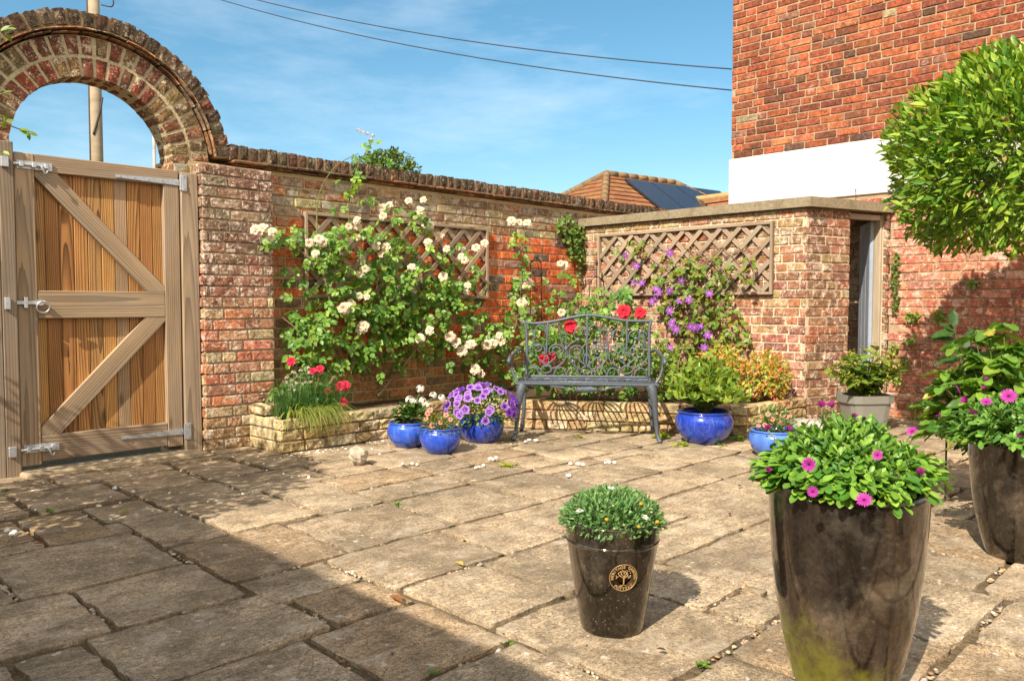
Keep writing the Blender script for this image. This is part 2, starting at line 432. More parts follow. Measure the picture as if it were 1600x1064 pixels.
cell = .05; GX0, GX1, GY0, GY1 = -.6, 7.4, -1.6, 5.45
nx, ny = int((GX1-GX0)/cell), int((GY1-GY0)/cell)
occ = [[False]*ny for _ in range(nx)]
for x0, x1, y0, y1 in slabs:
    for i in range(max(0, int(round((x0-GX0)/cell))), min(nx, int(round((x1-GX0)/cell)))):
        for k in range(max(0, int(round((y0-GY0)/cell))), min(ny, int(round((y1-GY0)/cell)))): occ[i][k] = True
rs = random.Random(5)
for i in range(nx):
    for k in range(ny):
        if occ[i][k]: continue
        w = rs.choice((7, 9, 11, 12)); h = rs.choice((6, 9, 9, 12))
        a = 0
        while a < w and i+a < nx and not occ[i+a][k]: a += 1
        if a < w and a <= 3: pass
        b = 0
        while b < h and k+b < ny and all(not occ[i+q][k+b] for q in range(a)): b += 1
        # swallow slivers
        while i+a < nx and a < 15 and (i+a+2 >= nx or occ[min(i+a+2, nx-1)][k]) and all(k+q < ny and not occ[i+a][k+q] for q in range(b)): a += 1
        while k+b < ny and b < 15 and (k+b+2 >= ny or occ[i][min(k+b+2, ny-1)]) and all(not occ[i+q][k+b] for q in range(a)): b += 1
        for q in range(a):
            for t in range(b): occ[i+q][k+t] = True
        slabs.append((GX0+i*cell+.005, GX0+(i+a)*cell-.005, GY0+k*cell+.005, GY0+(k+b)*cell-.005))
pm = MB()
for x0, x1, y0, y1 in slabs:
    if x1-x0 < .07 or y1-y0 < .07: continue
    dist = math.hypot((x0+x1)/2, (y0+y1)/2)
    st = .022 if dist < 3.4 else (.035 if dist < 5 else .06)
    if (x0+x1)/2 < -.1 or (y0+y1)/2 < .1: st = .12
    n_, m_ = max(4, int((x1-x0)/st)), max(4, int((y1-y0)/st))
    gp = .0085
    t0, tx, ty = rs.uniform(-.002, .002), rs.uniform(-.004, .004), rs.uniform(-.004, .004)
    c = mix((.465, .345, .22), (.37, .28, .18), rs.random()); kk = rs.uniform(.88, 1.1); c = tuple(q*kk for q in c)
    if rs.random() < .12: c = mix(c, (.33, .215, .115), .6)
    vs = []; fs = []
    sd = rs.uniform(0, 99)
    for i in range(n_+1):
        for k in range(m_+1):
            ex, ey = .006/(x1-x0-2*gp), .006/(y1-y0-2*gp)
            fx = 0 if i == 0 else 1 if i == n_ else ex+(1-2*ex)*(i-1)/(n_-2)
            fy = 0 if k == 0 else 1 if k == m_ else ey+(1-2*ey)*(k-1)/(m_-2)
            x = x0+gp+(x1-x0-2*gp)*fx; y = y0+gp+(y1-y0-2*gp)*fy
            e = i in (0, n_) or k in (0, m_)
            z = .006*mnoise.noise(V((x*4, y*4, sd)))+.0035*mnoise.noise(V((x*15, y*15, sd)))+.0016*mnoise.noise(V((x*45, y*45, sd)))+t0+tx*(x-x0)+ty*(y-y0)
            if e:
                z -= .0012+.0055*max(0., mnoise.noise(V((x*14, y*14, 3+sd))))
                w = .009*mnoise.noise(V((x*11, y*11, 7+sd)))+.004*mnoise.noise(V((x*40, y*40, 9+sd)))
                if i in (0, n_): x += w
                if k in (0, m_): y += w
                if i in (0, n_) and k in (0, m_): x += .006*(1 if i == 0 else -1); y += .006*(1 if k == 0 else -1)
            vs.append(V((x, y, z)))
    m1 = m_+1
    for i in range(n_):
        for k in range(m_): fs.append([i*m1+k, (i+1)*m1+k, (i+1)*m1+k+1, i*m1+k+1])
    ring = [i*m1 for i in range(n_+1)]+[n_*m1+k for k in range(1, m_+1)]+[i*m1+m_ for i in range(n_-1, -1, -1)]+[k for k in range(m_-1, 0, -1)]
    q0 = len(vs); nr = len(ring)
    for q in ring: vs.append(vs[q].copy())
    for q in ring: vs.append(V((vs[q].x, vs[q].y, -.05)))
    for q in range(nr):
        q2 = (q+1) % nr; fs.append([q0+q2, q0+q, q0+nr+q, q0+nr+q2])
    pm.add(vs, fs, c)
tag(pm.build('patio', MAT['slab']), kind='structure')
# sandy bedding in the joints
jb = MB(); jb.add([(GX0, GY0, -.016), (GX1, GY0, -.016), (GX1, GY1, -.016), (GX0, GY1, -.016)], [[0, 1, 2, 3]], (.15, .11, .065))
tag(jb.build('patio_bedding', MAT['soil']), kind='structure')

# ---- pebbles lying in the joints
pb = MB()
phi = (1+5**.5)/2
ICO = [V(p).normalized() for p in [(-1, phi, 0), (1, phi, 0), (-1, -phi, 0), (1, -phi, 0), (0, -1, phi), (0, 1, phi), (0, -1, -phi), (0, 1, -phi), (phi, 0, -1), (phi, 0, 1), (-phi, 0, -1), (-phi, 0, 1)]]
ICF = [(0, 11, 5), (0, 5, 1), (0, 1, 7), (0, 7, 10), (0, 10, 11), (1, 5, 9), (5, 11, 4), (11, 10, 2), (10, 7, 6), (7, 1, 8), (3, 9, 4), (3, 4, 2), (3, 2, 6), (3, 6, 8), (3, 8, 9), (4, 9, 5), (2, 4, 11), (6, 2, 10), (8, 6, 7), (9, 8, 1)]
def pebble(mb, p, s, col, r):
    a = r.uniform(0, 6.28); ca, sa = math.cos(a), math.sin(a); sx, sy, sz = s*r.uniform(.8, 1.4), s*r.uniform(.6, 1), s*r.uniform(.45, .75)
    vs = []
    for q in ICO:
        x, y, z = q.x*sx*r.uniform(.85, 1.1), q.y*sy*r.uniform(.85, 1.1), q.z*sz
        vs.append((p[0]+x*ca-y*sa, p[1]+x*sa+y*ca, p[2]+z))
    mb.add(vs, ICF, col)
PC = [(4, (.42, .33, .22)), (2, (.50, .43, .33)), (2.5, (.30, .19, .10)), (1, (.20, .17, .14)), (1, (.40, .20, .1))]
for x0, x1, y0, y1 in slabs[:45]:
    for (A, B) in (((x0, y0), (x1, y0)), ((x0, y0), (x0, y1))):
        dens = R.choice((0, 0, 6, 20, 50))
        if x0 > 1.0 and y0 < 1.3: dens = 42
        L_ = math.hypot(B[0]-A[0], B[1]-A[1]); n_ = int(dens*L_)
        s0 = R.random()*.5; s1 = s0+R.uniform(.3, .6)
        for _ in range(n_):
            t = R.uniform(s0, min(1, s1)); s_ = R.uniform(.005, .0105)
            pebble(pb, (A[0]+(B[0]-A[0])*t+R.uniform(-.007, .007)-.004, A[1]+(B[1]-A[1])*t+R.uniform(-.007, .007)-.004, -.016+s_*.6+R.uniform(0, .007)), s_, pick(R, PC), R)
for _ in range(75):   # white pebbles strewn by the gate and the raised bed
    t = R.random()
    if t < .5: p = (R.uniform(2.2, 3.75), 4.85-abs(R.gauss(0, .16))-.03)
    elif t < .75: p = (R.uniform(1.0, 2.6), R.choice((4.39, 4.865, 4.22, 3.95))+R.gauss(0, .02))
    else: p = (R.choice((1.53, 1.97, 2.36, 1.24))+R.gauss(0, .02), R.uniform(3.7, 5.))
    pebble(pb, (*p, .001), R.uniform(.006, .0145), jit((.72, .68, .6), .12), R)
for _ in range(22):
    pebble(pb, (R.uniform(.9, 4.5), R.uniform(1.2, 4.6), .006), R.uniform(.004, .009), pick(R, PC), R)
for px, py in ((885, 745), (895, 727), (950, 725), (770, 720), (822, 690), (752, 732), (640, 727), (470, 693), (20, 835)):
    for _ in range(3):
        p = ground(px, py); pebble(pb, (p.x+R.gauss(0, .03), p.y+R.gauss(0, .03), .01), R.uniform(.012, .022), jit((.72, .68, .6), .1), R)
tag(pb.build('pebbles', MAT['pebble']), kind='stuff', label='pale pebbles and gravel lying in the joints of the paving', cat='pebbles')

# ================================================================== ROSE WALL (plane Y = 5.40)
YW = 5.40
wall = thing('garden_wall', 'old red brick garden wall with dark brick coping behind the white roses', 'wall', (2.2, YW, 0))
def col_rose(u, z, r):
    X = 2.2+u
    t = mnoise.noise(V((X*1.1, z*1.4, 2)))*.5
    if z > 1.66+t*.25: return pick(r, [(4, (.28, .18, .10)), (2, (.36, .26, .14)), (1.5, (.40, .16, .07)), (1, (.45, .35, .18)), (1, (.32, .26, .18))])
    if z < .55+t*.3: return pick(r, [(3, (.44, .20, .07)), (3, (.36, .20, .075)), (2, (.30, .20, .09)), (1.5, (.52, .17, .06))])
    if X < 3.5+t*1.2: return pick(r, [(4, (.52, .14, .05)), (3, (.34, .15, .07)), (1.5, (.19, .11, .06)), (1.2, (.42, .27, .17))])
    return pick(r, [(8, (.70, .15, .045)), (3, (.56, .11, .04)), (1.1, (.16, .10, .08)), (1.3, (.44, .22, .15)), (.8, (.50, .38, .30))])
b = MB()
brickwork(b, (2.2, YW, 0), EX, -EY, 4.4, 1.98, col_rose, bond='mixed', seed=3, rough=.004)
brickwork(b, (6.6, YW, 1.2), EX, -EY, 3, .78, col_rose, bond='mixed', seed=4, nu=2, nv=1)
brickwork(b, (9.6, YW+.33, 0), -EX, EY, 7.4, 1.98, col_rose, bond='mixed', seed=4, nu=1, nv=1)
b.build('brickwork', MAT['brick_rose'], wall, False)
m = MB(); box(m, (2.205, 9.6), (YW, YW+.325), (-.03, 1.975), (.46, .34, .19), .001)
m.build('mortar', MAT['mortar'], wall, False)
# pier beside the gate
def col_pier(u, z, r):
    if z > 1.45: return pick(r, [(3, (.26, .15, .10)), (2, (.32, .22, .15)), (1, (.22, .12, .08))])
    if z > 1.05: return pick(r, [(3, (.34, .17, .11)), (2, (.26, .15, .10)), (2, (.44, .17, .10))])
    if z < .3: return pick(r, [(3, (.42, .22, .11)), (2, (.48, .15, .08)), (1, (.40, .30, .16))])
    return pick(r, [(4, (.56, .20, .11)), (3, (.50, .24, .14)), (2, (.48, .32, .19)), (1, (.58, .46, .27))])
YP = 5.28; PX0, PX1 = 2.335, 2.845
b = MB()
brickwork(b, (PX0, YP, 0), EX, -EY, PX1-PX0, 1.95, col_pier, bond='mixed', seed=9, rough=.0022, nu=8, nv=5)
brickwork(b, (PX1, YP, 0), EY, EX, .12, 1.95, col_pier, bond='flemish', seed=10, hd=.13, L=.13)
brickwork(b, (PX0, YW, 0), -EY, -EX, .12, 1.95, col_pier, bond='flemish', seed=11, hd=.13, L=.13)
pier = b.build('pier', MAT['brick_pier'], wall, False)
m = MB(); box(m, (PX0+.004, PX1-.004), (YP+.002, YW+.01), (-.03, 1.948), (.40, .31, .21), .002)
m.build('pier_mortar', MAT['mortar'], pier, False)
# coping: two courses of creasing tile and bricks on edge
t = MB(); r_ = random.Random(21)
def col_tile(r): return pick(r, [(3, (.30, .14, .065)), (2, (.20, .12, .07)), (1, (.40, .20, .09))])
for lay, (ov, z0) in enumerate(((.03, 1.982), (.055, 2.000))):
    u = 2.60 if lay else 2.62
    while u < 9.6:
        L_ = r_.uniform(.2, .27); dz = r_.uniform(-.004, .004)
        box(t, (u, u+L_-.006), (YW-ov+r_.uniform(-.008, .008), YW+.325+ov), (z0+dz, z0+.015+dz), col_tile(r_), .003); u += L_
t.build('creasing_tiles', MAT['tile'], wall)
c = MB(); u = 2.58
def rblock(mb, O, ux, uy, uz, a, b_, c_, col, r, amp=.004):
    """rough worn block: subdivided box with jitter"""
    n = 3; vs = {}; lst = []; fs = []
    def vid(i, j, k):
        if (i, j, k) not in vs:
            e = sum(q in (0, n) for q in (i, j, k))
            f_ = [a[0]+(a[1]-a[0])*i/n, b_[0]+(b_[1]-b_[0])*j/n, c_[0]+(c_[1]-c_[0])*k/n]
            if e >= 2:
                for q, (w, rg) in enumerate(((i, a), (j, b_), (k, c_))):
                    if w == 0: f_[q] += min(.006, .12*(rg[1]-rg[0]))
                    if w == n: f_[q] -= min(.006, .12*(rg[1]-rg[0]))
            for q in range(3): f_[q] += r.uniform(-amp, amp)
            vs[i, j, k] = len(lst); lst.append(O+ux*f_[0]+uy*f_[1]+uz*f_[2])
        return vs[i, j, k]
    for s in (0, n):
        for p in range(n):
            for q in range(n):
                fs.append([vid(s, p, q), vid(s, p+1, q), vid(s, p+1, q+1), vid(s, p, q+1)])
                fs.append([vid(p, s, q), vid(p+1, s, q), vid(p+1, s, q+1), vid(p, s, q+1)])
                fs.append([vid(p, q, s), vid(p+1, q, s), vid(p+1, q+1, s), vid(p, q+1, s)])
    mb.add(lst, fs, col)
def col_cope(r): return pick(r, [(5, (.075, .05, .032)), (2, (.11, .06, .036)), (1, (.17, .07, .04)), (1, (.14, .11, .075))])
while u < 9.6:
    w = r_.uniform(.062, .075)
    rblock(c, V((u, YW-.035+r_.uniform(-.008, .006), 2.018)), EX, EY, EZ, (0, w), (0, .40), (0, .105+r_.uniform(-.008, .006)), col_cope(r_), r_, .003 if u < 7 else .002)
    u += w+r_.uniform(.006, .012)
c.build('coping', MAT['brick_cope'], wall, False)
m = MB(); box(m, (2.58, 9.6), (YW-.024, YW+.34), (2.015, 2.105), (.30, .22, .13), .004); m.build('coping_mortar', MAT['mortar'], wall, False)

# ================================================================== ARCH over the gate
ACX, ACZ, AR = 1.724, 1.938, .466
arch = thing('brick_arch', 'round brick arch with dark brick-on-edge crown standing over the wooden gate', 'arch', (ACX, YW, 0))
def ringblocks(mb, r0, r1, a0, a1, n, y0, y1, colfn, r, amp, gap=.010, ysplit=1, rj=.003):
    for i in range(n):
        for sy in range(ysplit):
            A0 = a0+(a1-a0)*i/n; A1 = a0+(a1-a0)*(i+1)/n
            ga = gap/2/((r0+r1)/2); A0 += ga; A1 -= ga
            ya = y0+(y1-y0)*sy/ysplit+(.004 if sy else 0); yb = y0+(y1-y0)*(sy+1)/ysplit-.004
            dr = r.uniform(-rj, rj); dy = r.uniform(-.004, .004)
            N3 = 3; vs = {}; lst = []; fs = []
            def vid(p, q, k):
                if (p, q, k) not in vs:
                    e = sum(w in (0, N3) for w in (p, q, k))
                    rr = r0+gap/2+(r1-r0-gap)*p/N3+dr; aa = A0+(A1-A0)*q/N3; yy = ya+(yb-ya)*k/N3+dy
                    if e >= 2:
                        if p == 0: rr += .004
                        if p == N3: rr -= .004
                        if q == 0: aa += .004/rr
                        if q == N3: aa -= .004/rr
                        if k == 0: yy += .004
                    rr += r.uniform(-amp, amp); yy += r.uniform(-amp, amp); aa += r.uniform(-amp, amp)/rr
                    vs[p, q, k] = len(lst); lst.append(V((ACX+rr*math.cos(aa), yy, ACZ+rr*math.sin(aa))))
                return vs[p, q, k]
            for s in (0, N3):
                for p in range(N3):
                    for q in range(N3):
                        fs.append([vid(s, p, q), vid(s, p+1, q), vid(s, p+1, q+1), vid(s, p, q+1)])
                        fs.append([vid(p, s, q), vid(p+1, s, q), vid(p+1, s, q+1), vid(p, s, q+1)])
                        fs.append([vid(p, q, s), vid(p+1, q, s), vid(p+1, q+1, s), vid(p, q+1, s)])
            am = (A0+A1)/2
            mb.add(lst, fs, colfn(am, r))
def annulus(mb, r0, r1, a0, a1, y0, y1, col, n=48):
    vs = []; fs = []
    for i in range(n+1):
        a = a0+(a1-a0)*i/n
        for rr, yy in ((r0, y0), (r1, y0), (r1, y1), (r0, y1)): vs.append((ACX+rr*math.cos(a), yy, ACZ+rr*math.sin(a)))
    for i in range(n):
        for k in range(4): fs.append([i*4+k, i*4+(k+1) % 4, (i+1)*4+(k+1) % 4, (i+1)*4+k])
    fs += [[0, 1, 2, 3], [n*4+3, n*4+2, n*4+1, n*4]]
    mb.add(vs, fs, col)
def col_in(a, r):
    if .5 < math.sin(a): return pick(r, [(4, (.25, .062, .034)), (2, (.17, .06, .035)), (1, (.22, .12, .05))])
    return pick(r, [(3, (.21, .09, .04)), (2, (.19, .125, .05)), (1, (.26, .08, .04))])
def col_out(a, r):
    if a < .9 or a > 2.2: return pick(r, [(3, (.20, .135, .06)), (2, (.16, .10, .05)), (1, (.23, .09, .045))])
    return pick(r, [(4, (.20, .07, .04)), (2, (.15, .08, .05)), (1, (.23, .15, .07))])
ra = random.Random(31); PI = math.pi
b = MB()
ringblocks(b, AR, AR+.132, -.02, PI+.02, 22, YW, YW+.225, col_in, ra, .002, ysplit=2, gap=.012)
ringblocks(b, AR+.134, AR+.262, -.1, PI+.1, 26, YW, YW+.225, col_out, ra, .0025, gap=.014)
b.build('ring_bricks', MAT['brick_arch'], arch, False)
m = MB(); annulus(m, AR+.010, AR+.256, -.1, PI+.1, YW+.010, YW+.217, (.50, .42, .26)); m.build('mortar', MAT['mortar'], arch, False)
t = MB()
ringblocks(t, AR+.262, AR+.280, .12, PI-.12, 13, YW-.03, YW+.255, lambda a, r: col_tile(r), ra, .0015, gap=.004)
ringblocks(t, AR+.280, AR+.298, .10, PI-.10, 12, YW-.052, YW+.275, lambda a, r: col_tile(r), ra, .0015, gap=.004)
t.build('creasing_tiles', MAT['tile'], arch)
c = MB(); ringblocks(c, AR+.300, AR+.410, .10, PI-.10, 30, YW-.03, YW+.255, lambda a, r: col_cope(r), ra, .004, gap=.012, rj=.007)
c.build('coping', MAT['brick_cope'], arch, False)
m = MB(); annulus(m, AR+.296, AR+.395, .10, PI-.10, YW-.016, YW+.24, (.28, .2, .11)); m.build('coping_mortar', MAT['mortar'], arch, False)
# jambs below the springing
b = MB()
brickwork(b, (ACX+AR, YW, 0), EX, -EY, .262, 1.875, lambda u, z, r: col_in(0, r), seed=12)
brickwork(b, (ACX+AR, YW+.225, 0), -EY, -EX, .225, 1.95, lambda u, z, r: col_in(0, r), seed=13)
b.build('jamb', MAT['brick_arch'], arch); b = MB()
brickwork(b, (ACX-AR-1.5, YW, 0), EX, -EY, 1.5, 1.95, lambda u, z, r: col_in(0, r), seed=14)
brickwork(b, (ACX-AR, YW, 0), EY, EX, .225, 1.95, lambda u, z, r: col_in(0, r), seed=15)
b.build('jamb', MAT['brick_arch'], arch)
m = MB(); box(m, (ACX+AR+.002, ACX+AR+.25), (YW+.002, YW+.222), (-.03, 1.952), (.44, .36, .22), .002)
box(m, (ACX-AR-1.5, ACX-AR-.002), (YW+.002, YW+.222), (-.03, 1.952), (.44, .36, .22), .002)
m.build('jamb_mortar', MAT['mortar'], arch, False)

# ================================================================== GATE
YG = 5.33
def gx(x, y): return planeY(x, y, YG)
gxl, gxr = gx(28, 500).x, gx(283, 500).x
gate = thing('wooden_gate', 'ledged and braced wooden gate with orange boards under the brick arch', 'gate', (gxl, YG, 0))
FR = [(.38, .26, .155), (.43, .295, .17), (.355, .25, .16)]
zt, zb = 1.885, .075
def part(name, fn, mat, parent, smooth=False, label=None):
    mb = MB(); fn(mb); return mb.build(name, mat, parent, smooth, label)
sw = .105
part('stile', lambda m: plank(m, (gxl+sw/2, YG, zb-.03), (gxl+sw/2, YG, zt), EX, EY, sw, .045, FR[1]), MAT['wood_frame'], gate)
xr = gx(259, 480).x; sw2 = gxr-xr
part('stile', lambda m: plank(m, (gxr-sw2/2, YG, zb-.02), (gxr-sw2/2, YG, zt-.10), EX, EY, sw2, .045, FR[0]), MAT['wood_frame'], gate)
zt0 = zt-.105
part('rail', lambda m: plank(m, (gxl+sw+.002, YG+.002, zt-.05), (gxr-.001, YG+.002, zt-.05), EZ, EY, .10, .043, FR[0]), MAT['wood_frame'], gate)
zm = gx(160, 476).z
part('rail', lambda m: plank(m, (gxl+sw+.002, YG+.002, zm), (xr-.002, YG+.002, zm), EZ, EY, .165, .040, FR[1]), MAT['wood_frame'], gate)
zbr = gx(160, 690).z
part('rail', lambda m: plank(m, (gxl+sw+.002, YG+.002, zbr), (xr-.002, YG+.002, zbr), EZ, EY, .155, .040, FR[2]), MAT['wood_frame'], gate)
def brace(m, A, B, w, x0, x1, z0, z1, y=YG+.004, t=.036):
    # a board from A to B cut flush against stiles and rails (clipped to the panel opening)
    d = (B-A).normalized(); n = V((-d.z, 0, d.x)); A_ = A-d*.3; B_ = B+d*.3
    P = [A_-n*w/2, B_-n*w/2, B_+n*w/2, A_+n*w/2]; P = [(p.x, p.z) for p in P]
    for ax, lim, sg in ((0, x0, 1), (0, x1, -1), (1, z0, 1), (1, z1, -1)):
        Q = []
        for k in range(len(P)):
            a, b_ = P[k], P[(k+1) % len(P)]; fa, fb = (a[ax]-lim)*sg, (b_[ax]-lim)*sg
            if fa >= 0: Q.append(a)
            if fa*fb < 0: u = fa/(fa-fb); Q.append((a[0]+(b_[0]-a[0])*u, a[1]+(b_[1]-a[1])*u))
        P = Q
    k = len(P); vs = [(p[0], y, p[1]) for p in P]+[(p[0], y+t, p[1]) for p in P]
    fs = [list(range(k)), list(range(k, 2*k))[::-1]]+[[q, k+q, k+(q+1) % k, (q+1) % k] for q in range(k)]
    g_ = [((V(v)-A).dot(d)-.8, (V(v)-A).dot(n)+.07, v[1]-YG+.05) for v in vs]
    m.add(vs, fs, FR[1], g_)
px0, px1 = gxl+sw+.002, xr-.002
part('brace', lambda m: brace(m, V((px0+.045, 0, zt-.10)), V((px1-.04, 0, zm+.0825)), .105, px0, px1, zm+.0845, zt-.102), MAT['wood_frame'], gate)
part('brace', lambda m: brace(m, V((px0+.03, 0, zbr+.0775)), V((px1-.05, 0, zm-.0825)), .105, px0, px1, zbr+.0795, zm-.0845), MAT['wood_frame'], gate)
def boards(m):
    n = 10; x0, x1 = gxl+sw-.02, xr+.02; r = random.Random(3)
    for i in range(n):
        a, b_ = x0+(x1-x0)*i/n, x0+(x1-x0)*(i+1)/n
        c_ = pick(r, [(4, (.48, .24, .075)), (2, (.53, .29, .11)), (1, (.40, .19, .06))])
        if i == 6: c_ = (.46, .30, .17)
        plank(m, ((a+b_)/2, YG+.042, .055), ((a+b_)/2, YG+.042, zt-.02), EX, EY, b_-a-.002, .02, c_, .004)
part('board_panel', boards, MAT['wood_plank'], gate)
GC = (.52, .53, .54)
def strap(zc, flip=1):
    h = MB(); xh = gxr-.02; x1 = gx(180, 270).x
    n = 8; vs = []; fs = []
    for i in range(n+1):
        t = i/n; x = gxr+.0-(gxr-x1)*t; w = .020*(1-t)+.0085*t
        for dz in (-w, w):
            for y in (YG-.0005, YG-.006): vs.append((x, y, zc+dz))
    for i in range(n):
        a_ = i*4
        for k, l_ in ((0, 1), (1, 3), (3, 2), (2, 0)): fs.append([a_+k, a_+l_, a_+4+l_, a_+4+k])
    fs += [[0, 2, 3, 1], [n*4, n*4+1, n*4+3, n*4+2]]
    h.add(vs, fs, GC)
    box(h, (gxr+.012, gxr+.045), (YG-.026, YG-.0205), (zc-.055, zc+.055), GC, .002)
    tube(h, [(gxr+.006, YG-.018, zc-.05), (gxr+.006, YG-.018, zc+.05)], .008, 8, GC)
    for i in range(5):
        x = gxr-.02-(gxr-x1-.05)*i/4; tube(h, [(x, YG-.005, zc), (x, YG-.011, zc)], .006, 8, (.42, .43, .44))
    for dz in (-.04, .04): tube(h, [(gxr+.03, YG-.026, zc+dz), (gxr+.03, YG-.031, zc+dz)], .006, 8, (.4, .4, .4))
    return h.build('strap_hinge', MAT['galv'], gate, False)
strap(gx(283, 285).z-.005); strap(gx(283, 674).z)
def bolt(zc):
    h = MB(); x0, x1 = gxl-.015, gxl+.20
    box(h, (gxl+.012, x1), (YG-.007, YG-.001), (zc-.024, zc+.024), GC, .002)
    tube(h, [(gxl-.055, YG-.018, zc), (x1-.02, YG-.018, zc)], .0085, 8, (.6, .6, .6))
    for x in (gxl+.035, gxl+.10, gxl+.165): box(h, (x-.012, x+.012), (YG-.030, YG-.008), (zc-.016, zc+.016), GC, .004)
    tube(h, spline([(gxl+.135, YG-.02, zc), (gxl+.135, YG-.045, zc-.01), (gxl+.15, YG-.045, zc-.045), (gxl+.165, YG-.04, zc-.03)], 4), .0055, 6, GC)
    box(h, (gxl-.075, gxl-.035), (YG-.052, YG-.0305), (zc-.03, zc+.03), GC, .003)
    return h.build('bolt', MAT['galv'], gate, False)
bolt(gx(50, 259).z); bolt(gx(50, 701).z)
zl = gx(40, 473).z
def latch(h):
    box(h, (gxl-.07, gxl+.135), (YG-.018, YG-.008), (zl-.011, zl+.011), GC, .002)
    box(h, (gxl+.03, gxl+.05), (YG-.026, YG-.001), (zl-.032, zl+.032), GC, .003)
    box(h, (gxl-.075, gxl-.045), (YG-.052, YG-.0305), (zl-.04, zl+.03), GC, .003)
    tube(h, [(gxl+.115, YG-.001, zl), (gxl+.115, YG-.03, zl)], .018, 12, GC)
lt = part('latch', latch, MAT['galv'], gate)
ring = MB(); tube(ring, [(gxl+.125+.034*math.sin(a), YG-.034-.006*math.cos(a), zl-.026+.034*math.cos(a)) for a in [2*PI*i/24 for i in range(25)]], .0048, 6, (.55, .55, .56))
ring.build('ring_handle', MAT['galv'], lt)
# posts
p1 = MB()
plank(p1, (gxl-.045, YG-.03, -.03), (gxl-.045, YG-.03, 1.935), EX, EY, .075, .095, (.29, .205, .13))
plank(p1, (gxl-.135, YG-.028, -.03), (gxl-.135, YG-.028, 1.965), EX, EY, .10, .095, (.32, .23, .145))
tag(p1.build('gate_post', MAT['wood_frame'], None, False), 'double timber gate post carrying the bolts on the left of the gate', 'gate post', 'gate posts')
p2 = MB(); xp1 = gx(311, 500).x
plank(p2, ((gxr+.008+xp1)/2, YG-.02, -.03), ((gxr+.008+xp1)/2, YG-.02, 1.875), EX, EY, xp1-gxr-.010, .09, (.37, .26, .16))
tag(p2.build('gate_post', MAT['wood_frame'], None, False), 'single timber gate post with strap hinges beside the pale brick pier', 'gate post', 'gate posts')
th = MB(); box(th, (gxl-.02, gxr+.1), (5.19, 5.40), (-.03, .022), (.40, .31, .20), .012)
tag(th.build('threshold', MAT['concrete'], None, False), 'low concrete sill on the ground beneath the wooden gate', 'doorstep')

# ================================================================== HOUSE (plane X = 7.37)
XH = 7.37; HY1 = 4.21; HY0 = -2.0; BZ0, BZ1 = 1.985, 2.475
house = thing('brick_house', 'tall red brick house with a white rendered band above the outhouse', 'house', (XH, HY1, 0))
def col_house(u, z, r): return pick(r, [(8, (.35, .095, .04)), (4, (.27, .072, .034)), (3, (.20, .06, .034)), (2, (.45, .14, .06)), (.7, (.13, .06, .04)), (.35, (.32, .22, .13)), (.6, (.25, .12, .07))])
b = MB()
brickwork(b, (XH, HY1, BZ1), -EY, -EX, 4.7, 2.6, col_house, course=.0695, L=.212, j=.0105, bond='mixed', seed=41, rough=.0025, nu=4, nv=3, proud=.007)
brickwork(b, (XH, HY1-4.7, BZ1), -EY, -EX, 1.5, 2.6, col_house, course=.0695, L=.212, j=.0105, bond='mixed', seed=45, rough=.0025, nu=4, nv=3, proud=.007)
brickwork(b, (XH+5, HY1, BZ1), -EX, EY, 5, 2.6, col_house, bond='mixed', seed=42, rough=.0025, nu=1, nv=1)
b.build('upper_brickwork', MAT['brick_house'], house, False)
b = MB()
def col_low(u, z, r): return pick(r, [(6, (.46, .16, .095)), (3, (.40, .13, .08)), (2, (.34, .14, .09)), (1, (.48, .22, .14))])
brickwork(b, (XH, HY1, 0), -EY, -EX, 5.0, BZ0, col_low, bond='flemish', seed=43, rough=.003, nu=5, nv=3, hole=lambda u, z, a, b_: u < HY1-2.66 and z < 1.86)
b.build('lower_brickwork', MAT['brick_low'], house, False)
m = MB(); box(m, (XH+.001, XH+5), (HY0, 2.64), (-.03, 1.885), (.38, .275, .17), .001); box(m, (XH+.001, XH+5), (HY0, HY1-.001), (1.887, 5.08), (.38, .275, .17), .001); m.build('mortar', MAT['mortar'], house, False)
m = MB(); box(m, (XH-.02, XH+5.02), (HY0, HY1+.02), (BZ0+.002, BZ1-.002), (.56, .535, .525), .006); m.build('rendered_band', MAT['render'], house, False)
m = MB(); z0 = 5.08
m.add([(XH-.3, HY1+.3, z0), (XH+5.3, HY1+.3, z0), (XH+5.3, HY0-.3, z0), (XH-.3, HY0-.3, z0), (XH+2.5, HY1-2.4, 7.), (XH+2.5, HY0+2.4, 7.)],
      [[0, 1, 4], [1, 2, 5, 4], [2, 3, 5], [3, 0, 4, 5], [0, 3, 2, 1]], (.30, .14, .08)); m.build('roof', MAT['rooftile'], house, False)

# ================================================================== OUTHOUSE
XS = 6.42; SC0 = V((XS, 2.966, 0)); SC1 = V((XH-.004, 2.648, 0))
shed = thing('outhouse', 'small brick outhouse with concrete roof slab and open doorway', 'outhouse', (XS, 2.966, 0))
def col_shed(u, z, r):
    if z > 1.5: return pick(r, [(3, (.30, .17, .085)), (2, (.36, .24, .11)), (1, (.36, .13, .07))])
    if z < .75: return pick(r, [(4, (.36, .13, .085)), (2, (.30, .12, .08)), (1, (.40, .19, .13))])
    return pick(r, [(3, (.38, .16, .085)), (3, (.30, .13, .08)), (1.5, (.40, .25, .12)), (1, (.24, .10, .065))])
b = MB(); b2 = MB()
brickwork(b, (XS, 5.395, 0), -EY, -EX, 5.395-2.966, 1.80, col_shed, bond='flemish', seed=51, rough=.003, nu=5, nv=3)
Ud = (SC1-SC0).normalized(); Nd = V((Ud.y, -Ud.x, 0))
if Nd.dot(EYE-SC0) < 0: Nd = -Nd
def su(px): return (vplane(px, 500, SC0, Nd)-SC0).dot(Ud)
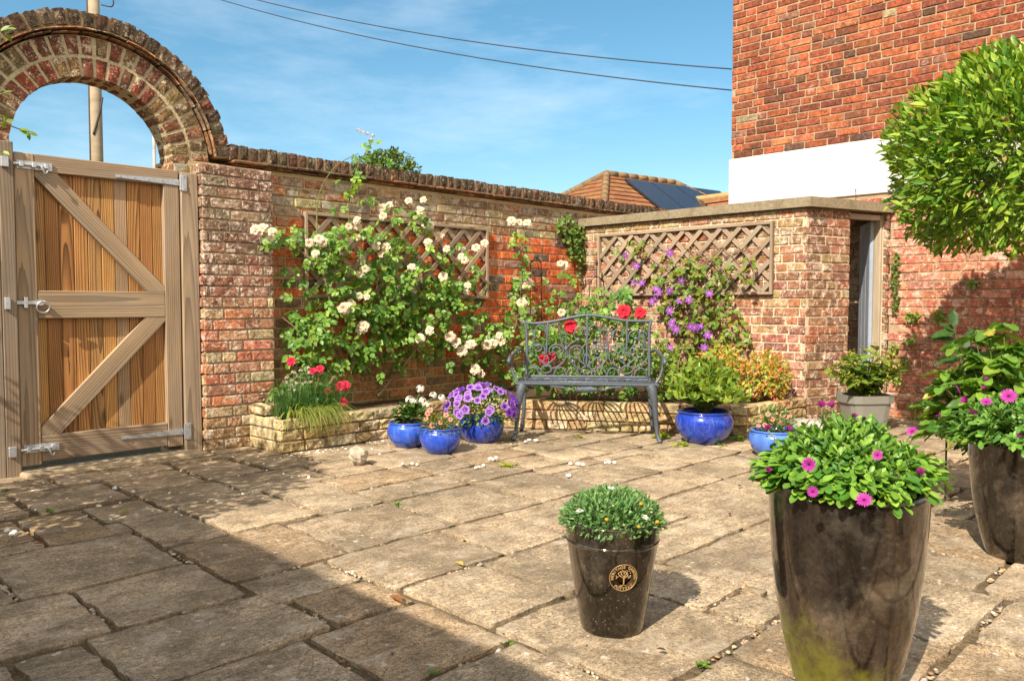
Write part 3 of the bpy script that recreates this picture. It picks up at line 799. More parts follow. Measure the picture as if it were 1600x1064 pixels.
u0, u1, WF = su(1325), su(1381), (SC1-SC0).length
def col_shedf(u, z, r): return pick(r, [(3, (.30, .15, .085)), (3, (.24, .12, .075)), (1.5, (.34, .22, .12)), (1, (.36, .13, .07))])
b.build('brickwork', MAT['brick_shed'], shed, False); b = MB()
brickwork(b, SC0, Ud, Nd, u0, 1.80, col_shedf, bond='flemish', seed=52, rough=.004, nu=5, nv=3)
b.build('front_brickwork', MAT['brick_shed'], shed, False); b = MB()
brickwork(b, SC0+Ud*u1, Ud, Nd, WF-u1, 1.80, col_shedf, bond='flemish', L=.2, hd=.2, seed=53, rough=.004)
b.build('door_jamb', MAT['brick_shed'], shed, False)
# inner leaf, painted cream once
brickwork(b2, SC0+Ud*u0, -Nd, Ud, .22, 1.80, col_shedf, seed=54, L=.22, hd=.11)
b2.build('inner_reveal', MAT['brick_shed'], shed, False)
b3 = MB(); brickwork(b3, (XH+.95, 5.1, 0), -EY, -EX, 5.1-2.66, 1.86, lambda u, z, r: pick(r, [(3, (.50, .38, .24)), (2, (.42, .26, .15))]), seed=55, rough=.003)
b3.build('inner_wall', MAT['brick_shed'], shed, False)
m = MB(); MC = (.58, .48, .34)
box(m, (XS, XS+.11), (2.985, 5.397), (-.03, 1.80), MC, .001)
cbox(m, SC0, Ud, -Nd, EZ, (.001, u0-.003), (.0, .215), (-.03, 1.80), MC, .001)
cbox(m, SC0, Ud, -Nd, EZ, (u1+.003, WF-.002), (.0, .10), (-.03, 1.80), MC, .001)
box(m, (XS+.11, XH+1.2), (5.15, 5.397), (-.03, 1.80), MC, .001); box(m, (XH+.955, XH+1.1), (2.645, 5.14), (-.03, 1.80), MC, .001)
m.build('mortar', MAT['mortar'], shed, False)
cp = MB(); ov = .055
poly = [V((XS-ov, 5.395, 0)), V((XS-ov, 2.966-ov, 0)), SC1+Nd*ov+V((-.012, 0, 0)), V((XH-.012, 3.35, 0)), V((XS+.24, 3.35, 0)), V((XS+.24, 5.395, 0))]
poly[2].x = XH-.012
def slabpoly(mb, poly, z0, z1, col):
    n = len(poly); vs = [(p.x, p.y, z0) for p in poly]+[(p.x, p.y, z1) for p in poly]
    fs = [list(range(n))[::-1], list(range(n, 2*n))]+[[i, (i+1) % n, n+(i+1) % n, n+i] for i in range(n)]
    mb.add(vs, fs, col)
slabpoly(cp, poly, 1.805, 1.885, (.25, .20, .13)); cp.build('roof_slab', MAT['concrete'], shed, False)
# door frame and door
dfm = MB(); DW = (.36, .28, .20)
plank(dfm, SC0+Ud*(u0+.012)-Nd*.06, SC0+Ud*(u0+.012)-Nd*.06+EZ*1.79, Ud, -Nd, .022, .07, (.30, .30, .30))
plank(dfm, SC0+Ud*(u1-.014)-Nd*.03, SC0+Ud*(u1-.014)-Nd*.03+EZ*1.79, Ud, -Nd, .026, .07, (.46, .36, .24))
plank(dfm, SC0+Ud*(u0+.024)-Nd*.032+EZ*1.765, SC0+Ud*(u1-.028)-Nd*.032+EZ*1.765, EZ, -Nd, .045, .065, (.52, .45, .36))
dfm.build('door_frame', MAT['wood_trellis'], shed, False)
dr = MB(); hp = SC0+Ud*(u1-.034)-Nd*.09
dd = (-Nd*.985-Ud*.02).normalized(); dn = V((-dd.y, dd.x, 0))
wdr = .60
# leaf swings inward; aligned so that it is seen at a narrow angle
ang = (V((hp.x, hp.y, 0))).normalized(); dd = (ang*.972+V((-ang.y, ang.x, 0))*.20).normalized(); dn = V((-dd.y, dd.x, 0))
for i in range(3):
    cbox(dr, hp, dd, dn, EZ, (i*.15+.002, (i+1)*.15-.002), (0, .035), (.04, 1.74), (.30, .34, .40), .006)
dr.build('door', MAT['door'], shed, False)

# ================================================================== TRELLISES
def trellis(name_label, O, U, N, W, H, seed, group='wall trellises', n=11):
    t_ = thing('trellis', name_label, 'trellis', O, group)
    r = random.Random(seed); O = V(O)
    fr = MB(); TC = (.33, .235, .155)
    for a in (.0125, W-.0125): plank(fr, O+U*a, O+U*a+EZ*H, U, N, .025, .036, jit(TC, .1, r), .003)
    for z in (.0125, H-.0125): plank(fr, O+U*.026+EZ*z, O+U*(W-.026)+EZ*z, EZ, N, .025, .034, jit(TC, .1, r), .003)
    fr.build('frame', MAT['wood_trellis'], t_, False)
    for lay, sg in ((0, 1), (1, -1)):
        sl = MB(); step = (W+H)/n
        for i in range(n+1):
            s = (i+.35)*step
            # line u - sg*v = const within rect
            pts = []
            for v_ in (0.026, H-.026):
                u_ = s-H+v_ if sg > 0 else s-v_
                pts.append([u_, v_])
            (ua, va), (ub, vb) = pts
            k = (vb-va)/(ub-ua)
            lo, hi = .028, W-.028
            def cl(u_, v_):
                if u_ < lo: return lo, v_+(lo-u_)*k
                if u_ > hi: return hi, v_+(hi-u_)*k
                return u_, v_
            A = cl(ua, va); B = cl(ub, vb)
            if abs(A[0]-B[0]) < .03: continue
            d = (U*(B[0]-A[0])+EZ*(B[1]-A[1])).normalized()
            off = N*(.017 if (sg > 0) else .006)
            plank(sl, O+U*A[0]+EZ*A[1]+off, O+U*B[0]+EZ*B[1]+off, N.cross(d), N, .041, .010, jit(TC, .18, r), .002)
        sl.build('slats', MAT['wood_trellis'], t_, False)
    return t_
pa = planeY(475, 328, YW-.03); pb_ = planeY(762, 354, YW-.03); pc = planeY(476, 460, YW-.03)
trellis('diamond trellis half hidden by white roses on the garden wall', (pa.x, YW-.012, 1.055), EX, -EY, pb_.x-pa.x, 1.70-1.055, 5, n=13)
pa = planeX(934, 367, XS-.04); pb_ = planeX(1208, 342, XS-.04)
trellis('diamond trellis above the purple clematis on the outhouse wall', (XS-.014, pa.y, 1.085), -EY, -EX, pa.y-pb_.y, 1.708-1.085, 6, n=13)

# ================================================================== RAISED BED
bed = thing('raised_bed', 'low raised bed wall of rough cream stone blocks behind the bench', 'raised bed', (2.66, 4.85, 0))
BP = [V((2.645, 5.27, 0)), V((2.66, 4.85, 0)), V((4.37, 4.85, 0)), V((5.52, 2.99, 0)), V((6.39, 2.94, 0))]
def col_bed(r): return pick(r, [(4, (.50, .375, .19)), (2, (.42, .29, .135)), (1.5, (.56, .45, .27)), (1, (.36, .24, .11))])
st = MB(); rb = random.Random(61); mbm = MB()
for i in range(len(BP)-1):
    A, B = BP[i], BP[i+1]; U = (B-A).normalized(); L_ = (B-A).length; N = V((U.y, -U.x, 0))
    if i == 0: N = -EX.copy()
    if N.dot(EYE-A) < 0 and i: N = -N
    for row in range(3):
        u = -rb.uniform(0, .0) ; z0 = row*.078; z1 = z0+.072
        while u < L_-.02:
            ln = rb.uniform(.14, .28); e = min(u+ln, L_)
            if L_-e < .06: e = L_
            if e-u > .03:
                pr = rb.uniform(.004, .016)
                nu_, nv_ = max(4, int((e-u)/.03)), 4
                vs = []
                for q in range(nv_+1):
                    for p in range(nu_+1):
                        ed = p in (0, nu_) or q in (0, nv_)
                        fu = 0 if p == 0 else 1 if p == nu_ else .04+.92*(p-1)/(nu_-2)
                        fz = 0 if q == 0 else 1 if q == nv_ else .1+.8*(q-1)/(nv_-2)
                        uu = u+.003+(e-u-.006)*fu; zz = z0+.001+(z1-z0-.001)*fz
                        d = -.006 if ed else pr+rb.uniform(-.008, .008)
                        if i == 0: d *= .3
                        vs.append(A+U*uu+EZ*zz+N*d)
                n1 = nu_+1; fs = []
                for q in range(nv_):
                    for p in range(nu_): fs.append([q*n1+p, q*n1+p+1, (q+1)*n1+p+1, (q+1)*n1+p])
                rg = [p for p in range(nu_+1)]+[q*n1+nu_ for q in range(1, nv_+1)]+[nv_*n1+p for p in range(nu_-1, -1, -1)]+[q*n1 for q in range(nv_-1, 0, -1)]
                m0 = len(vs)
                bk = .085 if row == 2 else .03
                for q in rg:
                    pp = vs[q]; dp = (pp-A).dot(N); vs.append(pp-N*(dp+bk))
                for q in range(len(rg)):
                    q2 = (q+1) % len(rg); fs.append([rg[q2], rg[q], m0+q, m0+q2])
                st.add(vs, fs, mix(col_bed(rb), (.60, .48, .26), .6 if i == 0 else 0))
            u = e
    cbox(mbm, A, U, -N, EZ, (.01 if i else 0, L_-.01), (.012, .09), (-.03, .222), (.30, .215, .11), .002)
st.build('stone_blocks', MAT['stone_wall'], bed, False)
mbm.build('mortar', MAT['mortar'], bed, False)
so = MB(); so.add([(2.66, 5.40, .205), (2.68, 4.88, .205), (4.36, 4.88, .20), (5.54, 3.02, .20), (6.42, 3.0, .20), (6.42, 5.40, .205)], [[0, 1, 2, 3, 4, 5]], (.09, .06, .035))
so.build('soil', MAT['soil'], bed, False)
lb = MB(); p = planeY(413, 640, 5.17)
rblock(lb, V((2.625, 5.04, .238)), EX, EY, EZ, (0, .085), (0, .2), (0, .075), (.60, .48, .26), rb, .005)
tag(lb.build('stone_block', MAT['stone_wall']), 'loose cream stone block on the end of the raised bed by the pier', 'stone')
lb = MB(); rblock(lb, V((2.72, 5.08, .238)), EX, EY, EZ, (0, .075), (0, .17), (0, .068), (.46, .2, .11), rb, .005)
tag(lb.build('brick', MAT['brick_pier']), 'loose old brick on the raised bed beside the cream stone', 'brick')
# grey stone slab near the outhouse corner
gs = MB(); p = cam2w(2.12, 5.75); rblock(gs, V((p.x, p.y, 0)), V((.8, -.6, 0)), V((.6, .8, 0)), EZ, (-.16, .16), (-.09, .09), (0, .165), (.42, .38, .33), rb, .004)
tag(gs.build('stone_slab', MAT['concrete']), 'pale grey stone block half hidden behind the purple daisies and the small blue bowl', 'stone')
# boulder
bo = MB(); p = ground(566, 728); vs = []; fs = []
n_, m_ = 14, 10
for i in range(m_+1):
    for k in range(n_):
        th_, ph_ = PI*i/m_, 2*PI*k/n_
        d = V((math.sin(th_)*math.cos(ph_), math.sin(th_)*math.sin(ph_), math.cos(th_)))
        q = 1+.35*mnoise.noise(d*1.3+V((4, 0, 0)))+.16*mnoise.noise(d*3.5)+.06*mnoise.noise(d*9)
        if d.z < -.3 or d.dot(V((-.3, -.8, -.5))) > .6: q *= .82
        vs.append(V((p.x, p.y+.05, .052))+V((d.x*.064, d.y*.064, d.z*.062))*q)
for i in range(m_):
    for k in range(n_): fs.append([i*n_+k, i*n_+(k+1) % n_, (i+1)*n_+(k+1) % n_, (i+1)*n_+k])
bo.add(vs, fs, (.42, .36, .27))
tag(bo.build('boulder', MAT['rock'], None, False), 'rounded flint boulder lying on the paving in front of the raised bed', 'rock')

# ================================================================== BENCH
BFL, BFR = ground(806, 688), ground(1027, 692)
e = (BFR-BFL); BL = e.length; e.normalize(); nb = V((-e.y, e.x, 0))
if nb.dot(BFL) < 0: nb = -nb
bench = thing('garden_bench', 'grey cast metal garden bench with scrolled open back before the raised bed', 'bench', (BFL+BFR)/2)
IC = (.095, .11, .13)
def bw(a, b_, z): return BFL+e*a+nb*b_+EZ*z
BD = .40
def bk(cx, cy):
    a = (cx-95)/895*(BL-.06)+.03
    yb = 495+(cx-95)*(40/895); z = .445+(yb-cy)*.00107
    return bw(a, BD+.10*(z-.43), z)
def arc(cx, cy, rx, ry, a0, a1, n=16): return [bk(cx+rx*math.cos(rad(a0+(a1-a0)*i/n)), cy-ry*math.sin(rad(a0+(a1-a0)*i/n))) for i in range(n+1)]
k = MB()
def T(pts, r): tube(k, spline([bk(*q) for q in pts], 5), r, 6, IC)
T([(75, 118), (80, 98), (110, 110), (180, 117), (300, 108), (450, 82), (545, 74), (640, 86), (800, 122), (940, 134), (1003, 132)], .0115)
T([(78, 100), (100, 150), (108, 300), (108, 505)], .0125); T([(1000, 135), (985, 200), (985, 400), (985, 540)], .0125)
T([(105, 500), (400, 513), (700, 526), (985, 540)], .011)
for q in ([(258, 112), (250, 345)], [(543, 78), (540, 445)], [(828, 128), (825, 350)]): T([q[0], ((q[0][0]+q[1][0])/2, (q[0][1]+q[1][1])/2), q[1]], .0095)
RS = .0062
for a_ in [(205, 190, 38, 62, -10, 190), (305, 190, 45, 62, -10, 190), (490, 215, 42, 55, -20, 190), (592, 210, 45, 62, -10, 200), (678, 225, 40, 58, -10, 190), (765, 235, 35, 55, -10, 190), (878, 255, 42, 55, -10, 200), (140, 215, 28, 45, -20, 170), (940, 250, 28, 45, 10, 190),
           (185, 312, 55, 42, -60, 250), (322, 322, 52, 44, -80, 230), (468, 338, 52, 46, -40, 290), (612, 338, 50, 48, -110, 200), (760, 338, 50, 46, -60, 260), (900, 350, 48, 48, -100, 230),
           (190, 300, 26, 22, -150, 160), (322, 318, 26, 22, -10, 300), (470, 335, 26, 22, -150, 160), (612, 335, 26, 22, 0, 300), (760, 335, 26, 22, -150, 160), (900, 345, 24, 24, 0, 300),
           (250, 456, 38, 27, 0, 360), (540, 472, 36, 26, 0, 360), (826, 482, 42, 28, 0, 360), (250, 396, 18, 40, 0, 360), (540, 402, 22, 46, 0, 360), (826, 408, 22, 52, 0, 360),
           (155, 500, 42, 62, 0, 180), (348, 508, 44, 62, 0, 180), (440, 512, 44, 60, 0, 180), (640, 522, 44, 62, 0, 180), (728, 526, 42, 62, 0, 180), (925, 534, 44, 62, 0, 180)]:
    tube(k, arc(*a_), RS, 6, IC)
for q in ([(392, 315), (385, 390), (330, 440), (275, 452)], [(112, 330), (128, 400), (180, 442), (225, 455)], [(396, 320), (420, 400), (470, 450), (512, 468)], [(686, 335), (680, 400), (640, 445), (570, 472)],
          [(690, 335), (702, 400), (750, 450), (795, 475)], [(982, 350), (970, 405), (930, 445), (865, 475)], [(392, 315), (360, 270), (345, 195)], [(392, 315), (425, 275), (478, 250)], [(686, 325), (660, 285), (602, 262)],
          [(686, 325), (705, 265), (738, 195)], [(686, 325), (682, 250), (690, 185)], [(392, 315), (392, 240), (382, 180)], [(110, 310), (150, 265), (165, 195)], [(982, 340), (935, 285), (892, 255)], [(982, 330), (950, 270), (945, 200)],
          [(250, 425), (215, 400), (180, 350)], [(250, 425), (285, 400), (320, 365)], [(540, 445), (500, 410), (470, 380)], [(540, 445), (580, 410), (615, 385)], [(826, 455), (790, 420), (760, 385)], [(826, 455), (865, 420), (895, 395)]): T(q, RS)
for q, (dx, dy) in (((478, 250), (20, 14)), ((602, 262), (18, 16)), ((890, 258), (18, 14)), ((440, 410), (14, 22)), ((640, 410), (14, 22)), ((392, 315), (13, 26)), ((686, 328), (13, 26))):
    c_ = bk(*q); lp = MB(); vs = []
    for i in range(8):
        for j_ in range(5):
            th_ = PI*j_/4; ph_ = 2*PI*i/8
            x = math.sin(th_)*math.cos(ph_)*dx*.00107; z = math.cos(th_)*dy*.00107; y = math.sin(th_)*math.sin(ph_)*.011
            vs.append(c_+e*x+EZ*z+nb*y)
    fs = [[i*5+j_, i*5+j_+1, ((i+1) % 8)*5+j_+1, ((i+1) % 8)*5+j_] for i in range(8) for j_ in range(4)]
    k.add(vs, fs, IC)
k.build('backrest', MAT['iron'], bench)
k = MB(); ZS = .425
for q in ([(0, 0), (BL, 0)], [(0, .40), (BL, .40)], [(0.01, 0), (0.01, .4)], [(BL-.01, 0), (BL-.01, .4)]):
    (a0, b0), (a1, b1) = q; d = (bw(a1, b1, ZS)-bw(a0, b0, ZS)); L_ = d.length; d.normalize()
    s_ = EZ.cross(d); cbox(k, bw(a0, b0, ZS), d, s_, EZ, (-.012, L_+.012), (-.017, .017), (-.020, .008), IC, .007)
tube(k, [bw(.02, .07, ZS+.004), bw(BL-.02, .07, ZS+.004)], .010, 6, IC)
nseg = 9
for i in range(nseg):
    a0 = .03+(BL-.06)*i/nseg; a1 = .03+(BL-.06)*(i+1)/nseg
    tube(k, [bw(a0, .015, ZS), bw(a0+.02, .035, ZS+.002), bw(a0+.02, .07, ZS+.002)], .007, 6, IC)
for ca in (.20*BL, .5*BL, .80*BL):
    tube(k, [bw(ca+.05*math.cos(q), .335+.042*math.sin(q), ZS) for q in [2*PI*i/18 for i in range(19)]], .0075, 6, IC)
    for i in range(9):
        th_ = rad(-162+18*i); o = bw(ca+.05*math.cos(th_), .335+.042*math.sin(th_), ZS)
        ta = ca+.165*math.sin((i-4)/4*1.2)*1.0; tb = .075+.12*abs((i-4)/4)**2.5
        md = bw((ca+.05*math.cos(th_)+ta)/2+.035*(i-4)/4, (.335+tb)/2, ZS)
        tube(k, spline([o, md, bw(ta, tb, ZS)], 5), .0065, 6, IC)
    for sg in (-1, 1):
        tube(k, spline([bw(ca+sg*.05, .335, ZS), bw(ca+sg*.10, .36, ZS), bw(ca+sg*.155, .33, ZS), bw(ca+sg*.16, .39, ZS)], 5), .0075, 6, IC)
k.build('seat', MAT['iron'], bench)
k = MB()
for i in range(13):
    a_ = (i-6)/6; L_ = .045*(1-.35*abs(a_))
    tube(k, [bw(BL*.5+a_*.03, -.008, ZS-.02), bw(BL*.5+a_*.09, -.014, ZS-.022-L_)], [.005, .008], 6, IC)
for sg in (-1, 1): tube(k, spline([bw(BL*.5+sg*.09, -.01, ZS-.035), bw(BL*.5+sg*.13, -.01, ZS-.045), bw(BL*.5+sg*.17, -.01, ZS-.028), bw(BL*.5+sg*.26, -.01, ZS-.02)], 5), .006, 6, IC)
k.build('apron', MAT['iron'], bench)
def leg(pts, rr):
    k = MB(); P = spline([bw(*q) for q in pts], 5); n_ = len(P); Rr = []
    for i in range(n_):
        t = i/(n_-1)*(len(rr)-1); j_ = min(int(t), len(rr)-2); Rr.append(rr[j_]+(rr[j_+1]-rr[j_])*(t-j_))
    tube(k, P, Rr, 10, IC); k.build('leg', MAT['iron'], bench)
LR = [.040, .034, .022, .016, .0155, .019]
leg([(.05, .0, .41), (.035, -.012, .36), (.02, -.012, .26), (.008, .0, .14), (.0, .0, .06), (-.02, -.012, .006)], LR)
leg([(BL-.05, .0, .41), (BL-.035, -.012, .36), (BL-.02, -.012, .26), (BL-.008, .0, .14), (BL, .0, .06), (BL+.02, -.012, .006)], LR)
leg([(.03, .40, .42), (.028, .405, .3), (.02, .40, .15), (.0, .43, .004)], [.02, .016, .014, .017])
leg([(BL-.03, .40, .42), (BL-.028, .405, .3), (BL-.02, .40, .15), (BL-.0, .43, .004)], [.02, .016, .014, .017])
for a_, sg in ((.015, -1), (BL-.015, 1)):
    k = MB()
    tube(k, spline([bw(a_, .40, .64), bw(a_+sg*.02, .28, .655), bw(a_+sg*.05, .1, .625), bw(a_+sg*.06, .02, .61), bw(a_+sg*.065, -.01, .585), bw(a_+sg*.06, .01, .565)], 6), [.012]*18+[.015]*13, 8, IC)
    tube(k, spline([bw(a_+sg*.055, .03, .605), bw(a_+sg*.05, .025, .54), bw(a_+sg*.03, .02, .475), bw(a_, .01, .43)], 5), .011, 8, IC)
    k.build('armrest', MAT['iron'], bench)

# ================================================================== POTS
def pot(name, label, c, pr, mat, col, group=None, soilz=None, soilr=None, thick=.016):
    o = MB(); full = prof(pr, 5)
    inner = [(max(.01, r-thick), z) for r, z in full[::-1][0:8]]
    top = full[-1]
    lathe(o, [(.001, 0.002)]+full+[(top[0]-thick*.5, top[1]+.003), (top[0]-thick, top[1])]+[(top[0]-thick*1.1, top[1]-.05)], c, 64, col)
    t_ = thing(name, label, 'pot', c, group)
    o.build('body', mat, t_)
    if soilz:
        s_ = MB(); n = 24; s_.add([V(c)+V((0, 0, soilz+.008))]+[V(c)+V((soilr*math.cos(2*PI*i/n), soilr*math.sin(2*PI*i/n), soilz)) for i in range(n)], [[0, 1+i, 1+(i+1) % n] for i in range(n)], (.06, .045, .03)); s_.build('soil', MAT['soil'], t_)
    return t_
def blue(label, px, py, rmax, h, col=(.012, .050, .40)):
    c = ground(px, py); c.z = .0
    pr = [(rmax*.55, .0), (rmax*.66, h*.07), (rmax*.88, h*.30), (rmax, h*.60), (rmax*.97, h*.80), (rmax*.88, h*.93), (rmax*.90, h*.955), (rmax*.945, h*.975), (rmax*.93, h)]
    pot('glazed_bowl', label, c, pr, MAT['blue'], col, 'blue glazed bowls', h*.88, rmax*.85, .014); return c
cA = blue('blue glazed bowl of white geraniums, rearmost left of the trio', 638, 697, .148, .175, (.022, .085, .50))
cB = blue('small blue glazed bowl of mixed seedlings at the front of the trio', 688, 707, .142, .172, (.014, .06, .44))
cC = blue('broad blue glazed bowl filled with purple petunias left of the bench', 752, 690, .168, .185, (.011, .040, .36))
cD = blue('largest blue glazed bowl, holding a green shrub right of the bench', 1100, 691, .208, .232, (.011, .040, .36))
cE = blue('pale blue glazed bowl of pink flowers behind the big brown planter', 1210, 712, .168, .175, (.07, .17, .60))
# small brown pot with badge
cS = cam2w(.312, 2.447)
SPR = [(.092, .0), (.098, .006), (.112, .08), (.127, .16), (.140, .235), (.1425, .240), (.1455, .246), (.1425, .252), (.147, .285), (.150, .300)]
SPR = [(r, z*1.133) for r, z in SPR]
sp = pot('glazed_pot', 'small glossy brown flowerpot with round gilt badge holding white daisies', cS, SPR, MAT['brown_small'], (.105, .085, .065), None, .322, .135, .012)
# badge, wrapped on the pot wall
toC = math.atan2(-cS.y, -cS.x); ph0 = toC+rad(15)
BZc = .196
def spr_r(z):
    for (r0, z0), (r1, z1) in zip(SPR, SPR[1:]):
        if z0 <= z <= z1: return r0+(r1-r0)*(z-z0)/(z1-z0+1e-9)
    return SPR[-1][0]
def wrap(s, t, h):
    z = BZc+t; r = spr_r(z); a = ph0+s/r; r += h
    return V((cS.x+r*math.cos(a), cS.y+r*math.sin(a), z))
BRAD = .0425
bg = MB(); n = 40
vs = [wrap(0, 0, .0032)]; fs = []
for rr, hh in ((.5, .0032), (.93, .0032), (1.0, .001), (1.02, -.002)):
    for i in range(n): vs.append(wrap(BRAD*rr*math.cos(2*PI*i/n), BRAD*rr*math.sin(2*PI*i/n), hh))
for i in range(n): fs.append([0, 1+i, 1+(i+1) % n])
for q in range(3):
    for i in range(n): fs.append([1+q*n+i, 1+q*n+(i+1) % n, 1+(q+1)*n+(i+1) % n, 1+(q+1)*n+i])
bg.add(vs, fs, (.06, .04, .02)); badge = bg.build('badge', MAT['brown_small'], sp)
gd = MB(); GO = (.50, .32, .14)
tube(gd, [wrap(BRAD*.97*math.cos(2*PI*i/48), BRAD*.97*math.sin(2*PI*i/48), .0035) for i in range(49)], .0010, 5, GO)
def ln(pts, r): tube(gd, [wrap(x*BRAD, y*BRAD, .0042) for x, y in pts], r, 5, GO)
tr = [wrap(x*BRAD, y*BRAD, .0042) for x, y in ((0, -.52), (0, -.3), (.0, 0.), (.01, .18))]
tube(gd, tr, [.0030, .0022, .0020, .0012], 6, GO)
for q in ([(0, -.52), (-.12, -.58), (-.28, -.6)], [(0, -.52), (.12, -.58), (.28, -.6)], [(0, -.12), (-.12, .06), (-.3, .16)], [(0, -.08), (.14, .08), (.32, .14)], [(0, 0), (-.1, .2), (-.22, .36)], [(0, .02), (.1, .22), (.2, .38)], [(0, .15), (0, .45)]): ln(q, .0011)
rr_ = random.Random(3)
for i in range(30):
    a_ = rad(-20+220*(i/30.)); q = rr_.uniform(.25, .58); x, y = q*math.cos(a_), .08+q*.9*math.sin(a_)
    if abs(y) > .62: continue
    p = wrap(x*BRAD, y*BRAD, .0038); vv = [p+d*.0019 for d in ICO]; gd.add(vv, ICF, GO)
gd.build('tree_emblem', MAT['gold'], badge)
def arctext(txt, radius, start, step, top=True, size=.0117):
    mbt = MB()
    for i, ch in enumerate(txt):
        if ch == ' ': continue
        cu = bpy.data.curves.new('glyph', 'FONT'); cu.body = ch; cu.size = size; cu.align_x = 'CENTER'; cu.extrude = .0006; cu.offset = .0003
        ob = bpy.data.objects.new('glyph', cu); COL.objects.link(ob)
        dg = bpy.context.evaluated_depsgraph_get(); me = bpy.data.meshes.new_from_object(ob.evaluated_get(dg))
        a_ = start+step*i; vs = []
        for v in me.vertices:
            x, y = v.co.x, v.co.y-size*.35
            if top: rr = radius+y; aa = a_-x/radius; s, t = rr*math.cos(aa), rr*math.sin(aa)
            else: rr = radius-y; aa = a_+x/radius; s, t = rr*math.cos(aa), rr*math.sin(aa)
            vs.append(wrap(s, t, .0042+v.co.z))
        mbt.add(vs, [list(p.vertices) for p in me.polygons], GO)
        bpy.data.objects.remove(ob); bpy.data.curves.remove(cu); bpy.data.meshes.remove(me)
    return mbt
lt_ = arctext('HERITAGE GARDEN', BRAD*.80, rad(184), rad(-188/14), True)
l2 = arctext('POTTERY', BRAD*.80, rad(270-42), rad(14), False)
off = len(lt_.v); lt_.v += l2.v; lt_.f += [tuple(i+off for i in f) for f in l2.f]; lt_.c += l2.c; lt_.g += l2.g
lt_.build('lettering', MAT['gold'], badge, False)
# tall brown planters
TPR = [(.112, .0), (.128, .03), (.156, .14), (.178, .27), (.190, .40), (.1935, .47), (.194, .500), (.191, .512)]
TPR = [(r, z*1.045) for r, z in TPR]
cT = cam2w(.868, 2.045)
pot('tall_planter', 'tall glossy brown planter with green moss low down, nearest the camera', cT, TPR, MAT['brown'], (.155, .115, .085), 'tall brown planters', .50, .18, .018)
cR = cam2w(2.02, 3.13)
TPR2 = [(r*.97, z*.89) for r, z in TPR]
pot('tall_planter', 'tall dark brown planter at the right edge under the hydrangea', cR, TPR2, MAT['brown_dark'], (.085, .07, .055), 'tall brown planters', .44, .18, .018)
# beige plastic planter, standing by the outhouse door
cP = cam2w(2.80, 6.30)
def plpot(o):
    u_, v_ = V((.80, -.60, 0)), V((.60, .80, 0))
    lev = [(.132, 0), (.137, .004), (.172, .225), (.188, .229), (.192, .29), (.180, .29), (.166, .255)]
    vs = []; fs = []; n = 24
    for h_, z in lev:
        for i in range(n):
            a_ = 2*PI*i/n; cx, sx = math.cos(a_), math.sin(a_); q = (abs(cx)**5+abs(sx)**5)**(-1/5)
            vs.append(cP+u_*(h_*q*cx)+v_*(h_*q*sx*.8)+EZ*z)
    for j_ in range(len(lev)-1):
        for i in range(n): fs.append([j_*n+i, j_*n+(i+1) % n, (j_+1)*n+(i+1) % n, (j_+1)*n+i])
    fs.append([(len(lev)-1)*n+i for i in range(n)])
    o.add(vs, fs, (.205, .195, .165))
o = MB(); plpot(o)
tag(o.build('plastic_planter', MAT['plastic'], None, False), 'square beige plastic planter beside the outhouse doorway', 'pot')

# ================================================================== PLANT PARTS
def leaf(mb, p, d, n, L, W, col, droop=.15, fold=.18, small=False):
    d = V(d).normalized(); s = d.cross(V(n))
    if s.length < 1e-3: s = d.cross(EX)
    s.normalize(); n = s.cross(d).normalized(); p = V(p)
    if small:
        mb.add([p, p+d*L*.45+s*W*.5+n*W*fold, p+d*L-n*L*droop, p+d*L*.45-s*W*.5+n*W*fold], [[0, 1, 2], [0, 2, 3]], col); return
    vs = [p, p+d*L*.30+s*W*.42+n*W*fold, p+d*L*.33-n*L*droop*.1, p+d*L*.30-s*W*.42+n*W*fold,
          p+d*L*.62+s*W*.46+n*(W*fold-L*droop*.3), p+d*L*.66-n*L*droop*.4, p+d*L*.62-s*W*.46+n*(W*fold-L*droop*.3), p+d*L-n*L*droop]
    mb.add(vs, [[0, 1, 2], [0, 2, 3], [1, 4, 5, 2], [2, 5, 6, 3], [4, 7, 5], [5, 7, 6]], col)
def obleaf(mb, p, d, n, L, W, col, droop=.1, fold=.14):
    d = V(d).normalized(); s = d.cross(V(n))
    if s.length < 1e-3: s = d.cross(EX)
    s.normalize(); n = s.cross(d).normalized(); p = V(p); vs = []; cc = []
    for t, w in ((0, .06), (.32, .26), (.66, .5), (.88, .40), (1., .10)):
        q = p+d*L*t-n*L*droop*t*t
        for k_ in (-1, 0, 1): vs.append(q+s*W*w*k_+n*W*fold*abs(k_)*w*2); cc.append(tuple(x*(1.15 if k_ == 0 else 1) for x in col))
    mb.add(vs, [[i*3+k_, i*3+k_+1, (i+1)*3+k_+1, (i+1)*3+k_] for i in range(4) for k_ in range(2)], cc)
def roseleaf(mb, p, d, n, size, col, r):
    d = V(d).normalized(); s = d.cross(V(n))
    if s.length < .05: s = d.cross(EX)
    s.normalize(); n = s.cross(d)
    l_ = size*.44; w_ = size*.31
    for (t, sd) in ((1., 0), (.62, 1), (.62, -1), (.3, 1), (.3, -1)):
        q = p+d*size*.62*t-n*size*.08*t
        dd = (d*(1 if sd == 0 else .55)+s*sd*.85+n*r.uniform(-.35, .15)).normalized()
        nn = (n+rv(r)*.35).normalized()
        leaf(mb, q, dd, nn, l_*r.uniform(.8, 1.1), w_*r.uniform(.8, 1.1), jit(col, .16, r), .12, .12, False)
def dome_pts(c, rx, rz, n, r, lo=-.25, power=.5, ry=None):
    out = []
    while len(out) < n:
        d = rv(r)
        if d.z < lo: continue
        q = r.random()**power
        out.append((V(c)+V((d.x*rx*q, d.y*(ry or rx)*q, d.z*rz*q)), d, q))
    return out
